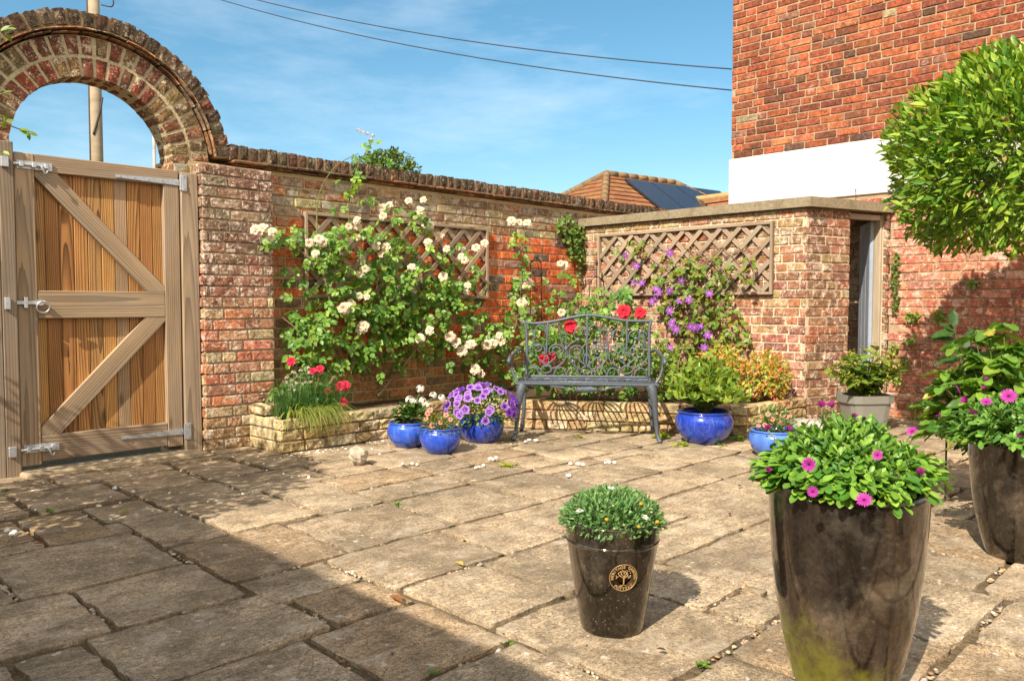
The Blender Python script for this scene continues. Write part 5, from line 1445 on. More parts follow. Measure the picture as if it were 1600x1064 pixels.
# ---------------- mixed seedlings in front bowl
c = cB+EZ*.15; se = thing('bedding_flowers', 'low mixed bedding plants with pink flowers in the front blue bowl', 'flowers', c); fo = MB()
for p, d, q in dome_pts(c, .135, .115, 480, rr, -.15, .4): leaf(fo, p, d+rv(rr)*.7, EZ+d*.5, .03, .014, jit(pick(rr, [(3, (.12, .21, .03)), (2, (.24, .26, .05)), (1, (.36, .24, .06))]), .15, rr), .2, .1)
fo.build('foliage', MAT['leaf'], se)
for x, y in ((672, 641), (688, 660), (668, 646), (675, 665), (697, 648), (665, 655), (704, 655)): p = depth(x, y, 5.27); bloom(BL_N, se, p, facing(p)+EZ*.4+rv(rr)*.3, rr.uniform(.012, .019), rr)
# ---------------- pink flowers in pale blue bowl
c = cE+EZ*.155; pk = thing('bedding_flowers', 'pink and peach bedding flowers in the pale blue bowl', 'flowers', c); fo = MB()
for p, d, q in dome_pts(c, .145, .165, 560, rr, -.1, .4): leaf(fo, p, d+rv(rr)*.6+EZ*.3, EZ+d*.5, .035, .012, mix((.07, .17, .03), (.17, .27, .05), rr.random()), .15, .1)
fo.build('foliage', MAT['leaf'], pk)
for x, y in ((1187, 658), (1190, 650), (1200, 647), (1185, 665), (1207, 655), (1220, 660), (1215, 645), (1195, 664), (1228, 652), (1235, 650)): p = depth(x, y, 5.15+rr.uniform(-.05, .08)); bloom(BL_N, pk, p, facing(p)+EZ*.4+rv(rr)*.4, rr.uniform(.012, .019), rr)
# ---------------- big leaved plant in beige planter
def bigleaf(mb, p, d, n, L, W, col, r):
    """broad ovate leaf, finer mesh"""
    d = V(d).normalized(); s = d.cross(V(n))
    if s.length < .05: s = d.cross(EX)
    s.normalize(); n = s.cross(d); vs = []; m_ = 6; cc = []
    for i in range(m_+1):
        t = i/m_; w = W*.5*math.sin(PI*t**.8)**.8 if 0 < t < 1 else 0
        q = V(p)+d*L*t-n*L*.28*t*t
        wv = .006*math.sin(t*19+r.random())
        for k_ in (-1, -.5, 0, .5, 1):
            vs.append(q+s*w*k_+n*(abs(k_)*W*.14+(wv if abs(k_) == 1 else 0))); cc.append(tuple(x*(1.12 if k_ == 0 else 1) for x in col))
    fs = [[i*5+k_, i*5+k_+1, (i+1)*5+k_+1, (i+1)*5+k_] for i in range(m_) for k_ in range(4)]
    mb.add(vs, fs, cc)
c = cP+EZ*.26; hy = thing('hydrangea', 'small hydrangea with yellowish flower heads in the beige planter', 'shrub', c); fo = MB(); s_ = MB()
for i in range(38):
    a_ = rr.uniform(0, 6.28); q = math.sqrt(rr.random()); tip = c+V((.27*q*math.cos(a_), .27*q*math.sin(a_), .42*(1-.5*q*q)*rr.uniform(.6, 1.05))); P = spline([c, c+V((.08*q*math.cos(a_), .08*q*math.sin(a_), .14)), tip], 4); tube(s_, P, .004, 5, (.2, .2, .08))
    for j_ in range(10):
        t = .3+.7*j_/9; p = P[min(int(t*(len(P)-1)), len(P)-1)]; b_ = j_*2.1+i; bigleaf(fo, p, V((math.cos(b_), math.sin(b_), -.1))+rv(rr)*.35, EZ*.7+V((math.cos(b_), math.sin(b_), 0))*.75+rv(rr)*.3, rr.uniform(.07, .12), rr.uniform(.05, .075), jit(mix((.10, .19, .025), (.24, .31, .05), rr.random()), .15, rr), rr)
    for j_ in range(14): leaf(fo, tip+rv(rr)*.03, rv(rr)+EZ*.6, EZ+rv(rr)*.4, .022, .016, jit((.42, .40, .07), .15, rr), small=True)
fo.build('foliage', MAT['leaf'], hy); s_.build('stem', MAT['stem'], hy)
# ---------------- daisies in small brown pot
c = cS+EZ*.325; da = thing('daisies', 'low mound of white daisies with yellow buds in the small brown pot', 'flowers', c); fo = MB()
for p, d, q in dome_pts(c, .157, .103, 2300, rr, -.10, .28):
    dd = (d+rv(rr)*.6+EZ*.25).normalized()
    for t in (-.5, .5): 
        d2 = (dd+rv(rr)*.45).normalized(); leaf(fo, p, d2, d+rv(rr)*.4, rr.uniform(.014, .025), rr.uniform(.004, .0075), jit(mix((.09, .23, .06), (.30, .46, .18), rr.random()*q), .12, rr), .1, .2, rr.random() < .5)
fo.build('foliage', MAT['leaf_matt'], da)
s_ = MB()
for x, y in ((932, 771), (919, 781), (1008, 808), (906, 798), (955, 762)):
    r_0 = ray(x, y); p = depth(x, y, 2.35 if y > 790 else 2.47); bloom(BL_D, da, p, facing(p)*.5+EZ+rv(rr)*.4, .0125, rr); tube(s_, [p-EZ*.03+rv(rr)*.004, p], .0011, 5, (.1, .18, .05))
for x, y, s0 in ((936, 775, .010), (1002, 787, .009), (948, 811, .0095), (1027, 815, .009), (996, 784, .006), (998, 823, .008), (975, 820, .006), (1000, 778, .005), (905, 795, .006), (960, 826, .006), (1036, 826, .005), (1018, 800, .006), (985, 799, .006), (940, 798, .005), (958, 790, .006)):
    dn_ = 2.45 if y < 785 else (2.345 if y < 805 else 2.30)
    p = depth(x, y, dn_); vv = [p+V((q.x, q.y, q.z*.7))*s0*.8 for q in ICO]; m_ = MB(); m_.add(vv, ICF, (.72, .42, .03) if s0 > .007 else (.55, .5, .25)); m_.build('bud', MAT['petal'], da)
s_.build('stem', MAT['stem'], da)
# ---------------- purple osteospermum in the tall planters
def osteo(label, c, rx, rz, n, cols, r, Ls=(.038, .062)):
    t_ = thing('african_daisy', label, 'flowers', c, 'purple african daisies'); fo = MB(); s_ = MB()
    for i in range(n):
        a_ = r.uniform(0, 6.28); q = math.sqrt(r.random()); h = rz*(1-.72*q**2.2)*r.uniform(.72, 1.06)
        tip = c+V((rx*q*math.cos(a_), rx*q*math.sin(a_), h)); base = c+V((rx*.45*q*math.cos(a_), rx*.45*q*math.sin(a_), 0))
        out = V((math.cos(a_)*q, math.sin(a_)*q, .9)).normalized()
        tube(s_, spline([base, (base+tip)/2+V((0, 0, .02)), tip], 3), .003, 4, (.10, .17, .04))
        for j_ in range(15):
            t = (j_/14)**.8; p = base+(tip-base)*(.35+.65*t); b_ = j_*2.4+i
            d = (out*(.45+.6*t)+V((math.cos(b_), math.sin(b_), .25))).normalized(); L_ = r.uniform(*Ls)*(1-.35*max(0, t-.7)/.3)
            obleaf(fo, p, d, (out+rv(r)*.5), L_, L_*r.uniform(.36, .46), jit(mix(cols[0], cols[1], r.random()**1.3*(.3+.7*t)), .14, r), .12, .14)
        if q > .78:
            for _ in range(5):
                p = tip+rv(r)*.02; d = V((math.cos(a_), math.sin(a_), -.15))+rv(r)*.6; obleaf(fo, p, d, EZ+V((math.cos(a_), math.sin(a_), 0))*.5+rv(r)*.4, r.uniform(*Ls)*1.05, .021, jit(mix(cols[0], cols[1], r.random()), .12, r), .2, .12)
    fo.build('foliage', MAT['leaf_gloss'], t_); s_.build('stem', MAT['stem'], t_); return t_
os1 = osteo('purple african daisies spilling from the nearest tall brown planter', cT+EZ*.505, .208, .195, 320, ((.06, .17, .022), (.25, .42, .05)), rr, (.028, .046))
for x, y, dd_, me, s_ in ((1264, 725, 1.86, BL_O, .020), (1350, 781, 1.82, BL_O, .021), (1371, 711, 1.92, BL_O, .0145), (1270, 768, 1.84, BL_O, .015), (1438, 740, 1.92, BL_OB, .018), (1200, 735, 2.0, BL_OB, .014), (1283, 635, 2.2, BL_OB, .020), (1300, 636, 2.2, BL_OB, .020), (1340, 660, 2.1, BL_OB, .015), (1334, 652, 2.2, BL_OB, .016), (1231, 672, 2.12, BL_OB, .016), (1200, 670, 2.1, BL_OB, .015), (1425, 674, 2.15, BL_O, .017), (1400, 745, 1.9, BL_OB, .009), (1345, 670, 2.08, BL_O, .014)):
    p = depth(x, y, dd_-.055)
    dz = facing(p)*.8+EZ*(.3 if me is BL_O else 1.)+rv(rr)*.45; bloom(me, os1, p, dz, s_*.86, rr)
sm = MB()
for x, y, dd_ in ((1283, 638, 2.2), (1300, 639, 2.2), (1334, 656, 2.2), (1231, 676, 2.12), (1200, 672, 2.1), (1200, 737, 2.0), (1425, 676, 2.15)):
    p = depth(x, y, dd_); q = cT+EZ*.55; q = p+(q-p)*.35; q.z -= .05; tube(sm, [p, q], .0022, 5, (.12, .16, .06))
sm.build('stem', MAT['stem'], os1)
os2 = osteo('dark leaved purple african daisies in the tall planter at the right edge', cR+EZ*.42, .27, .24, 190, ((.06, .16, .025), (.18, .33, .05)), rr, (.035, .055))
for x, y, dd_, s_ in ((1511, 628, 2.95, .030), (1541, 628, 2.9, .024), (1576, 619, 2.9, .033), (1519, 645, 2.9, .026), (1498, 607, 3.1, .024), (1469, 652, 3.0, .022), (1545, 592, 3.2, .020), (1540, 608, 3.1, .018), (1594, 679, 2.8, .014)):
    p = depth(x, y, dd_); bloom(rr.choice((BL_O, BL_OB, BL_OB)), os2, p, facing(p)*.3+EZ*.6+rv(rr)*.8, s_*.85, rr)
# ---------------- hydrangea behind it
c = cam2w(2.42, 3.85); hd = thing('hydrangea', 'broad leaved hydrangea bush at the right edge below the bay tree', 'shrub', c); fo = MB(); s_ = MB()
for i in range(170):
    a_ = rr.uniform(0, 6.28); q = math.sqrt(rr.random()); tip = c+V((.37*q*math.cos(a_), .36*q*math.sin(a_), .90*(1-.42*q**2.5)*rr.uniform(.62, 1.03))); P = spline([c+V((.05*math.cos(a_), .05*math.sin(a_), 0)), c+V((.16*q*math.cos(a_), .16*q*math.sin(a_), .38)), tip], 6); tube(s_, P, [.005-.0035*k_/len(P) for k_ in range(len(P))], 5, (.12, .16, .05))
    for j_ in range(11):
        t = min(1, .40+.60*j_/7); p = P[min(int(t*(len(P)-1)), len(P)-1)]; b_ = (j_//2)*1.571+(j_ % 2)*PI+i; bigleaf(fo, p, V((math.cos(b_), math.sin(b_), -.15))+rv(rr)*.35, EZ*.7+V((math.cos(b_), math.sin(b_), 0))*.75+rv(rr)*.3, rr.uniform(.08, .125), rr.uniform(.05, .075), jit(pick(rr, [(5, (.13, .25, .035)), (4, (.20, .33, .045)), (1, (.36, .36, .05)), (2, (.07, .16, .025))]), .1, rr), rr)
fo.build('foliage', MAT['leaf'], hd); s_.build('stem', MAT['stem'], hd)
# dark laurel sprig above it
mb = MB(); b0 = depth(1480, 640, 4.1); b0.z = .35; P = spline([b0, depth(1502, 560, 4.1), depth(1497, 535, 4.1), depth(1488, 515, 4.1)], 4)
lau = thing('laurel', 'dark green laurel sprig poking up beside the hydrangea', 'plant', V((b0.x, b0.y, 0)))
tube(mb, [V((b0.x, b0.y, 0))]+P, .005, 6, (.1, .08, .04)); mb.build('stem', MAT['stem'], lau); mb = MB()
for x, y, dx, dy in ((1492, 520, -30, 0), (1488, 512, 4, -28), (1500, 550, 20, -36), (1497, 535, -35, -12), (1503, 558, -40, 6), (1490, 518, -18, -14), (1505, 560, -18, -30), (1503, 552, 30, -10)):
    p = depth(x, y, 4.1); q = depth(x+dx, y+dy, 4.1+rr.uniform(-.05, .05)); bigleaf(mb, p, q-p, EZ+VIEW+rv(rr)*.3, (q-p).length*1.15, .05, jit((.04, .09, .018), .15, rr), rr)
mb.build('foliage', MAT['leaf_gloss'], lau)
# ---------------- bay tree
BC = cam2w(3.22, 4.80, 1.93); bay = thing('bay_tree', 'clipped ball headed bay tree with glossy leaves at the right edge', 'tree', V((BC.x, BC.y, 0)))
fo = MB(); br = MB(); n = 0
while n < 17500:
    d = rv(rr); q = rr.random()**.22
    rx_, rz_ = .86, .60; s_ = (abs(d.x)**2.6+abs(d.y)**2.6)**(1/2.6)/max(1e-6, math.hypot(d.x, d.y)) if (d.x or d.y) else 1
    fl_ = ((1-abs(d.z)**3.5)**(1/3.5)/max(.05, math.sqrt(1-d.z*d.z))) if d.z < 0 and abs(d.z) < .985 else 1
    p = BC+V((d.x*rx_*q*fl_, d.y*rx_*q*fl_, d.z*rz_*q))
    if p.z < 1.345+.05*mnoise.noise(p*5): continue
    lump = mnoise.noise(p*3.2)
    if lump < -.28 and rr.random() < .6: continue
    p += d*lump*.11
    n += 1
    for _ in range(1):
        out = (d+EZ*.45+rv(rr)*.75).normalized(); nn = (d*.6+EZ*.6+rv(rr)*.6)
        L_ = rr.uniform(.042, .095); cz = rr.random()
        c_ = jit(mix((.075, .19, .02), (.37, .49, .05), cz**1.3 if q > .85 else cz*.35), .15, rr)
        if rr.random() < .02: c_ = (.34, .24, .08)
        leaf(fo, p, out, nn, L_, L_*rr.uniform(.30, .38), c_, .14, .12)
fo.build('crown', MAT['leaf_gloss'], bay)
tube(br, [V((BC.x, BC.y, -.02)), V((BC.x+.01, BC.y, .8)), V((BC.x, BC.y, 1.5))], [.035, .03, .028], 10, (.16, .12, .08))
for i in range(26):
    d = rv(rr); d.z = abs(d.z)*.7; tube(br, spline([V((BC.x, BC.y, 1.35+.2*rr.random())), BC+V((d.x*.4, d.y*.4, -.35+d.z*.4)), BC+V((d.x*.82, d.y*.82, -.3+d.z*.8))], 4), [.014-.0012*k_ for k_ in range(9)], 6, (.17, .13, .08))
br.build('trunk', MAT['bark'], bay)

# ---------------- weeds between the slabs and fallen leaves
def weed(label, x, y, n_, L, cols, z=.0):
    p = ground(x, y); mb = MB()
    for i in range(n_):
        a_ = rr.uniform(0, 6.28); leaf(mb, p+V((rr.gauss(0, L*.4), rr.gauss(0, L*.4), z)), V((math.cos(a_), math.sin(a_), rr.uniform(.25, .9))), EZ+rv(rr)*.3, L*rr.uniform(.7, 1.2), L*.42, jit(mix(cols[0], cols[1], rr.random()), .12, rr), .25, .1)
    tag(mb.build('weed', MAT['leaf']), label, 'weed', 'weeds in the paving')
WY = ((.20, .30, .03), (.42, .42, .05)); WG = ((.08, .2, .02), (.2, .34, .04))
weed('bright yellow green weed on the paving in front of the petunia bowl', 795, 729, 22, .05, WY)
weed('yellowish weed on the paving under the bench', 905, 684, 8, .05, WY)
weed('lime green seedling in front of the largest blue bowl', 1068, 697, 16, .07, WY)
weed('round leaved weed at the foot of the largest blue bowl', 1125, 696, 10, .055, WG)
weed('leafy weed growing by the right front leg of the bench', 1035, 684, 18, .08, WY)
weed('pale leafy weed between the two right hand blue bowls', 1150, 688, 14, .09, WG)
weed('small green weed in the joint left of the paving centre', 620, 788, 16, .022, WG)
weed('tiny green weed at the joint below the boulder', 648, 770, 6, .018, WG)
weed('little weed in the gravel joint in front of the badge pot', 1098, 1040, 12, .022, WG)
weed('green seedling in the joint near the left edge', 78, 799, 12, .03, WG)
weed('tuft of moss by the left gate post', 8, 767, 20, .022, WG)
weed('tiny weed in the joint beside the bottom centre slab', 680, 1052, 9, .018, WG)
weed('little weed by the crossing of the joints right of centre', 795, 1005, 7, .016, WG)
def fleaf(label, x, y, L, col):
    p = ground(x, y); mb = MB(); a_ = rr.uniform(0, 6.28); leaf(mb, p+EZ*.012, V((math.cos(a_), math.sin(a_), .12)), EZ, L, L*.5, col, .1, .2)
    tag(mb.build('fallen_leaf', MAT['leaf_matt']), label, 'leaf', 'fallen leaves on the paving')
fleaf('brown fallen leaf lying across the joint at the shadow edge', 628, 946, .075, (.30, .13, .05))
fleaf('yellow fallen leaf on the sunlit paving left of the badge pot', 724, 888, .05, (.62, .5, .08))
fleaf('pale dry leaf near the end of the joint in the shade', 300, 846, .07, (.42, .32, .2))
fleaf('long straw coloured leaf in the shaded joint near the gate', 190, 807, .08, (.36, .32, .12))
fleaf('small red leaf in the joint at the far left', 67, 854, .04, (.30, .06, .03))
fleaf('small dark leaf on the paving right of the badge pot', 1160, 762, .04, (.08, .04, .03))
fleaf('small dark brown leaf on the slab between the two brown pots', 1141, 808, .035, (.12, .05, .03))
fleaf('dry brown leaf bit on the slab in front of the badge pot', 1041, 1022, .03, (.12, .06, .03))

# ================================================================== BACKGROUND
# bungalow roof with solar panels
bg_ = thing('bungalow', 'distant bungalow with orange tiled hipped roof and dark solar panels', 'house', cam2w(2.35, 20, 0))
A = V((2.35, 20, 4.22)); Bp = V((4.35, 21.5, 4.22)); w_ = 3.0; dz_ = 2.1
def cw(v): return cam2w(v.x, v.y, v.z)
rd = (Bp-A).normalized(); pp_ = V((rd.y, -rd.x, 0))
FC = A+(-rd+pp_)*w_-EZ*dz_; LC = A+(-rd-pp_)*w_-EZ*dz_; RC = Bp+(rd+pp_)*w_-EZ*dz_; KC = Bp+(rd-pp_)*w_-EZ*dz_
rf = MB()
def tiled(mb, P00, P10, P11, P01, rows, col, seed):
    """roof face with stepped tile courses; P00-P10 eaves, P01-P11 ridge"""
    r = random.Random(seed); n = (P10-P00).cross(P01-P00).normalized()
    if n.z < 0: n = -n
    for i in range(rows):
        a, b_ = i/rows, (i+1)/rows
        q0, q1 = P00.lerp(P01, a), P10.lerp(P11, a); r0, r1 = P00.lerp(P01, b_), P10.lerp(P11, b_)
        m_ = max(2, int((q1-q0).length/.3)); 
        for j_ in range(m_):
            s, t = j_/m_, (j_+1)/m_; u_ = n*(.03+r.uniform(-.006, .006))
            vs = [q0.lerp(q1, s)+u_, q0.lerp(q1, t)+u_, r0.lerp(r1, t)+n*.004, r0.lerp(r1, s)+n*.004, q0.lerp(q1, s), q0.lerp(q1, t)]
            mb.add([cw(v) for v in vs], [[0, 1, 2, 3], [4, 5, 1, 0]], jit(col, .16, r))
TCOL = (.25, .105, .05)
tiled(rf, LC, FC, A, A, 16, TCOL, 1); tiled(rf, FC, RC, Bp, A, 16, TCOL, 2); tiled(rf, RC, KC, Bp, Bp, 16, TCOL, 3); tiled(rf, KC, LC, A, Bp, 10, TCOL, 4)
roof = rf.build('roof', MAT['rooftile'], bg_, False)
rt = MB()
for P, Q in ((A, FC), (A, LC), (A, Bp), (Bp, RC), (Bp, KC)):
    n_ = int((Q-P).length/.33)
    for i in range(n_): tube(rt, [cw(P.lerp(Q, i/n_)+EZ*.03), cw(P.lerp(Q, (i+.97)/n_)+EZ*.03)], .09, 8, jit((.21, .13, .065), .15))
rt.build('ridge_tiles', MAT['rooftile'], roof)
wl = MB(); wl.add([cw(q) for q in [FC*1+V((0, .3, 0)), RC+V((-.3, .1, 0)), V((RC.x-.3, RC.y+.1, 0)), V((FC.x, FC.y+.3, 0)), LC+V((.3, 0, 0)), V((LC.x+.3, LC.y, 0))]], [[0, 1, 2, 3], [4, 0, 3, 5]], (.4, .25, .17)); wl.build('wall', MAT['brick_house'], bg_, False)
# solar array lies on the slope between front and right corners
nrm = (RC-FC).cross(A-FC).normalized(); nrm = nrm if nrm.z > 0 else -nrm
up = ((A+Bp)/2-(FC+RC)/2).normalized(); al = (RC-FC).normalized(); Oa = A-up*.30+al*.35
def onroof(u_, v_, h): return cw(Oa+al*u_-up*v_+nrm*h)
for row, cnt, st_ in ((0, 4, 0.), (1, 4, .12)):
    for i in range(cnt):
        u0_ = st_+i*.92; v0_ = row*1.62; mb = MB(); vs = []
        for h in (.05, .10):
            for (a_, b_) in ((0, 0), (.89, 0), (.89, 1.57), (0, 1.57)): vs.append(onroof(u0_+a_, v0_+b_, h))
        mb.add(vs, [[4, 5, 6, 7], [0, 1, 5, 4], [1, 2, 6, 5], [2, 3, 7, 6], [3, 0, 4, 7]], (.022, .022, .028)); mb.build('solar_panel', MAT['solar'], bg_, False)
rf2 = MB()
E0 = V((4.9, 20.6, 0)); r0 = depth(1085, 314, 20.9); r1 = depth(1190, 300, 20.2)
q0, q1 = V((r0.x, r0.y, r0.z)), V((r1.x, r1.y, r1.z)); dn_ = V((-1.2, -1.2, -1.5))
for i in range(10):
    for j_ in range(8):
        a_ = q0.lerp(q1, j_/8)+dn_*(i/10); b_ = q0.lerp(q1, (j_+1)/8)+dn_*(i/10); c_ = b_+dn_*.1; d_ = a_+dn_*.1
        rf2.add([a_, b_, c_+EZ*.03, d_+EZ*.03], [[0, 1, 2, 3]], jit(TCOL, .15))
up2 = V((1.2, 1.2, -1.5)); rf2.add([q0, q1, q1+up2, q0+up2], [[0, 1, 2, 3]], TCOL)
tube(rf2, [q0+EZ*.02, q1+EZ*.02], .09, 8, (.40, .24, .10)); rf2.build('roof', MAT['rooftile'], bg_, False, 'lower side roof')

# distant tree peeping over the garden wall
tc = depth(598, 262, 18.); tr_ = thing('tree', 'distant broadleaf tree top peeping over the garden wall behind the rose', 'tree', V((tc.x, tc.y, 0)))
fo = MB()
for cx, cy, rx_, n_ in ((600, 262, .45, 380), (625, 258, .32, 260), (575, 262, .34, 260), (640, 268, .25, 140), (612, 246, .24, 200), (587, 252, .26, 180), (600, 290, .7, 300)):
    cc_ = depth(cx, cy, 18.)
    for p, d, q in dome_pts(cc_, rx_, rx_*.8, n_, rr, -1, .4): leaf(fo, p, d+rv(rr)*.8, d+EZ*.5+rv(rr)*.4, .10, .06, jit(mix((.05, .10, .02), (.18, .24, .04), rr.random()), .15, rr), small=True)
fo.build('crown', MAT['leaf'], tr_)
mb = MB(); tube(mb, [V((tc.x, tc.y, 0)), V((tc.x, tc.y, 2)), V((tc.x+.05, tc.y, tc.z))], [.16, .13, .04], 8, (.15, .11, .08))
for i in range(8): d = rv(rr); tube(mb, [V((tc.x, tc.y, 2.6+.1*i)), tc+V((d.x*.6, d.y*.6, d.z*.2))], [.04, .01], 6, (.15, .11, .08))
mb.build('trunk', MAT['bark'], tr_)

# telegraph pole and a thin pole, wires
pb0 = depth(152, 250, 15.); ptop = V((pb0.x, pb0.y, 7.9))
mb = MB(); plank_r = [.115, .105, .095]; pol = thing('telegraph_pole', 'weathered timber telegraph pole standing beyond the arch', 'pole', V((pb0.x, pb0.y, 0)))
tube(mb, [V((pb0.x, pb0.y, -.03)), V((pb0.x, pb0.y, 4)), ptop], plank_r, 12, (.34, .26, .16)); mb.build('shaft', MAT['wood_pole'], pol)
mb = MB(); o_ = V((-.06, -.11, 0)); tube(mb, [V((pb0.x, pb0.y, 0))+V((-.11, .03, 0)), V((pb0.x-.105, pb0.y+.03, 4)), V((pb0.x-.10, pb0.y+.03, 7.6))], .018, 6, (.05, .04, .035))
zz = depth(160, 170, 15).z; tube(mb, spline([V((pb0.x+.08, pb0.y-.10, zz+.2)), V((pb0.x+.02, pb0.y-.12, zz-.1)), V((pb0.x-.08, pb0.y-.08, zz-.5))], 5), .02, 6, (.05, .04, .035))
zz = depth(165, 8, 15).z; tube(mb, spline([V((pb0.x+.10, pb0.y-.10, zz)), V((pb0.x+.24, pb0.y-.24, zz-.03)), V((pb0.x+.24, pb0.y-.24, zz+.13)), V((pb0.x+.06, pb0.y-.06, zz+.2))], 5), .013, 6, (.05, .04, .035))
mb.build('cable_run', MAT['wire'], pol)
p = depth(241, 240, 26.); mb = MB(); ztop = depth(241, 197, 26.).z; tube(mb, [V((p.x, p.y, -.03)), V((p.x, p.y, ztop))], [.06, .05], 10, (.36, .34, .31)); tube(mb, [V((p.x, p.y, ztop)), V((p.x, p.y, ztop+.04))], [.07, .03], 10, (.36, .34, .31))
tag(mb.build('pole', MAT['concrete']), 'slim grey pole seen far off through the right of the arch', 'pole')
for lab, ye, zt_ in (('upper overhead wire from the telegraph pole to the house corner', 108, 7.58), ('lower overhead wire from the telegraph pole to the house corner', 141, 7.46)):
    q = planeX(1141, ye, XH); q = V((XH+.02, HY1+.02, q.z)); a_ = V((pb0.x, pb0.y, zt_)); mb = MB(); n_ = 30
    tube(mb, [a_.lerp(q, i/n_)-EZ*(.34*4*(i/n_)*(1-i/n_)) for i in range(n_+1)], .007, 5, (.04, .045, .055)); tag(mb.build('overhead_wire', MAT['wire']), lab, 'cable', 'overhead wires')

# ---------------- neighbouring wing left of the viewpoint (throws the big shadow) and the shrub by the gate
wing = thing('house_wing', 'single storey brick house wing left of the patio', 'house', (-1.5, 2.7, 0))
WX = -1.5; ROOFZ = 2.56; WY1 = 2.95
mb = MB(); box(mb, (WX-4, WX), (-6, WY1), (-.03, ROOFZ), (.34, .16, .10), .001); mb.build('wall', MAT['brick_house'], wing, False)
mb = MB(); mb.add([(WX+.12, WY1+.1, ROOFZ-.02), (WX+.12, -6.2, ROOFZ-.02), (WX-2, -6.2, ROOFZ+.12), (WX-2, WY1+.1, ROOFZ+.12), (WX-4.2, WY1+.1, ROOFZ-.02), (WX-4.2, -6.2, ROOFZ-.02), (WX+.12, WY1+.1, ROOFZ+.1), (WX+.12, -6.2, ROOFZ+.1), (WX-2, -6.2, ROOFZ+.25), (WX-2, WY1+.1, ROOFZ+.25), (WX-4.2, WY1+.1, ROOFZ+.1), (WX-4.2, -6.2, ROOFZ+.1)],
    [[0, 1, 2, 3], [3, 2, 5, 4], [6, 7, 8, 9], [9, 8, 11, 10], [0, 1, 7, 6], [0, 3, 9, 6], [3, 4, 10, 9]], (.28, .13, .08)); mb.build('roof', MAT['rooftile'], wing, False)
for y0_ in (-3.6, -.9, 1.0):
    mb = MB(); box(mb, (WX-.02, WX+.03), (y0_, y0_+1.1), (.9, 2.0), (.78, .78, .76), .01); wf = mb.build('window', MAT['render'], wing, False)
    mb = MB(); box(mb, (WX+.031, WX+.036), (y0_+.07, y0_+1.03), (.97, 1.93), (.05, .06, .07), .001); mb.build('pane', MAT['glass'], wf, False)
SC_ = V((.02, 4.05, 1.55)); osh = thing('garden_shrub', 'leafy shrub left of the gate with twigs reaching past the arch', 'shrub', V((SC_.x, SC_.y, 0))); fo = MB(); s_ = MB()
n = 0
while n < 5200:
    d = rv(rr); q = rr.random()**.4; p = SC_+V((d.x*.50*q, d.y*.88*q, d.z*.80*q))
    if mnoise.noise(p*3) < -.5: continue
    n += 1; leaf(fo, p, d+rv(rr)*.8, d+EZ*.4+rv(rr)*.4, rr.uniform(.06, .10), .032, jit(mix((.06, .14, .02), (.18, .30, .04), rr.random()), .15, rr), .15, .1)
tube(s_, [V((SC_.x, SC_.y, -.02)), V((SC_.x, SC_.y, .9)), V((SC_.x, SC_.y, 1.7))], [.035, .03, .015], 8, (.17, .13, .08))
for i in range(14): d = rv(rr); tube(s_, [V((SC_.x, SC_.y, .7+.07*i)), SC_+V((d.x*.42, d.y*.7, d.z*.6))], [.012, .004], 6, (.17, .13, .08))
YT = 4.45
for pts, lv in (([(-40, 60), (-10, 50), (12, 48)], [(6, 48, 18, -4), (10, 52, 8, 14), (0, 50, 14, -10), (4, 56, -4, 8)]), ([(-40, 160), (0, 148), (14, 144)], [(5, 147, 14, -6), (2, 150, 12, 4)]),
                ([(-40, 190), (0, 180), (12, 194), (30, 202), (45, 206)], [(2, 180, 10, 8), (4, 184, 4, 14), (8, 190, 14, -2), (28, 202, 18, 2), (44, 206, 14, 6), (44, 207, 2, 12), (30, 203, 14, 8), (0, 192, 10, 8)]), ([(-40, 240), (0, 236), (10, 240)], [(4, 237, 10, 4)])):
    tube(s_, spline([SC_+V((.2, .2, .1))]+[planeY(x, y, YT) for x, y in pts], 4), .003, 5, (.2, .2, .08))
    for x, y, dx, dy in lv: p = planeY(x, y, YT); q_ = planeY(x+dx, y+dy, YT+rr.uniform(-.03, .03)); leaf(fo, p, q_-p, VIEW+EZ*.5+rv(rr)*.3, (q_-p).length*1.1, .02, jit((.20, .30, .03), .15, rr), .1, .1)
fo.build('foliage', MAT['leaf'], osh); s_.build('stem', MAT['stem'], osh)

# ================================================================== CAMERA, LIGHT, WORLD
cam = bpy.data.cameras.new('camera'); co = bpy.data.objects.new('camera', cam); COL.objects.link(co)
co.location = EYE; co.rotation_euler = (rad(90)-PIT, 0, rad(-45)); cam.sensor_width = 36; cam.lens = F/1600*36; cam.clip_end = 2000; cam.clip_start = .02
SC.camera = co
ELEV = 41; AZ = 16   # light travels towards +X, turned AZ degrees to +Y
ld = V((math.cos(rad(AZ))*math.cos(rad(ELEV)), math.sin(rad(AZ))*math.cos(rad(ELEV)), -math.sin(rad(ELEV))))
sl = bpy.data.lights.new('sun', 'SUN'); sl.energy = 4.6; sl.angle = rad(.5); sl.color = (1, .915, .78)
so_ = bpy.data.objects.new('sun', sl); COL.objects.link(so_); so_.rotation_euler = ld.to_track_quat('-Z', 'Y').to_euler(); so_.location = (-5, -2, 8)
w = bpy.data.worlds.new('World'); SC.world = w; w.use_nodes = True; nt = w.node_tree; nt.nodes.clear()
out = nt.nodes.new('ShaderNodeOutputWorld'); bgn = nt.nodes.new('ShaderNodeBackground'); sk = nt.nodes.new('ShaderNodeTexSky')
sk.sky_type = 'NISHITA'; sk.sun_disc = False; sk.sun_elevation = rad(ELEV); sk.sun_rotation = math.atan2(-ld.x, -ld.y); sk.air_density = 1.0; sk.dust_density = .9; sk.ozone_density = 2.0; sk.altitude = 0
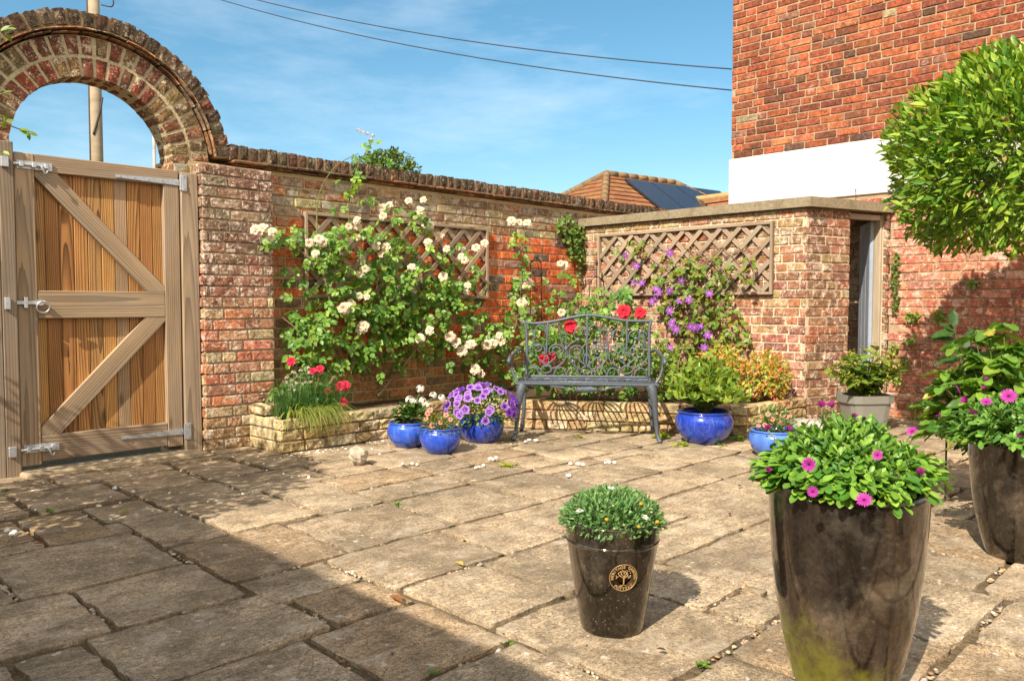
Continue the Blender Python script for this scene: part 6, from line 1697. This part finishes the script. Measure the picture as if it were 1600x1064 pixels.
# thin wisps of high cloud
tcn = nt.nodes.new('ShaderNodeTexCoord'); mp = nt.nodes.new('ShaderNodeMapping'); mp.inputs['Scale'].default_value = (1.2, 1.2, 5.0); mp.inputs['Rotation'].default_value = (.2, .1, .5)
nz = nt.nodes.new('ShaderNodeTexNoise'); nz.inputs['Scale'].default_value = 2.2; nz.inputs['Detail'].default_value = 7; nz.inputs['Roughness'].default_value = .62
mrn = nt.nodes.new('ShaderNodeMapRange'); mrn.inputs[1].default_value = .48; mrn.inputs[2].default_value = .80; mrn.inputs[3].default_value = 0; mrn.inputs[4].default_value = .34
mxn = nt.nodes.new('ShaderNodeMix'); mxn.data_type = 'RGBA'; mxn.inputs[7].default_value = (7.5, 8.2, 9.0, 1)
nt.links.new(tcn.outputs['Generated'], mp.inputs[0]); nt.links.new(mp.outputs[0], nz.inputs['Vector']); nt.links.new(nz.outputs['Fac'], mrn.inputs[0])
hs = nt.nodes.new('ShaderNodeHueSaturation'); hs.inputs['Saturation'].default_value = 1.2; hs.inputs['Hue'].default_value = .480; nt.links.new(sk.outputs[0], hs.inputs['Color'])
nt.links.new(mrn.outputs[0], mxn.inputs[0]); nt.links.new(hs.outputs[0], mxn.inputs[6])
# unseen bright cloud bank added behind the camera to lighten and warm the shade
dt = nt.nodes.new('ShaderNodeVectorMath'); dt.operation = 'DOT_PRODUCT'; dt.inputs[1].default_value = (-.62, -.62, .48); nt.links.new(tcn.outputs['Generated'], dt.inputs[0])
n2 = nt.nodes.new('ShaderNodeTexNoise'); n2.inputs['Scale'].default_value = 3.0; n2.inputs['Detail'].default_value = 6; nt.links.new(tcn.outputs['Generated'], n2.inputs['Vector'])
ad = nt.nodes.new('ShaderNodeMath'); ad.operation = 'ADD'; nt.links.new(dt.outputs['Value'], ad.inputs[0]); nt.links.new(n2.outputs['Fac'], ad.inputs[1])
m3 = nt.nodes.new('ShaderNodeMapRange'); m3.inputs[1].default_value = .85; m3.inputs[2].default_value = 1.15; nt.links.new(ad.outputs[0], m3.inputs[0])
mx3 = nt.nodes.new('ShaderNodeMix'); mx3.data_type = 'RGBA'; mx3.inputs[7].default_value = (9.8, 9.1, 8.2, 1)
nt.links.new(m3.outputs[0], mx3.inputs[0]); nt.links.new(mxn.outputs[2], mx3.inputs[6]); nt.links.new(mx3.outputs[2], bgn.inputs[0])
bgn.inputs[1].default_value = .098; nt.links.new(bgn.outputs[0], out.inputs[0])
SC.view_settings.view_transform = 'Standard'; SC.view_settings.look = 'None'; SC.view_settings.gamma = 1; SC.view_settings.exposure = .80
SC.render.resolution_x = 1024; SC.render.resolution_y = 680
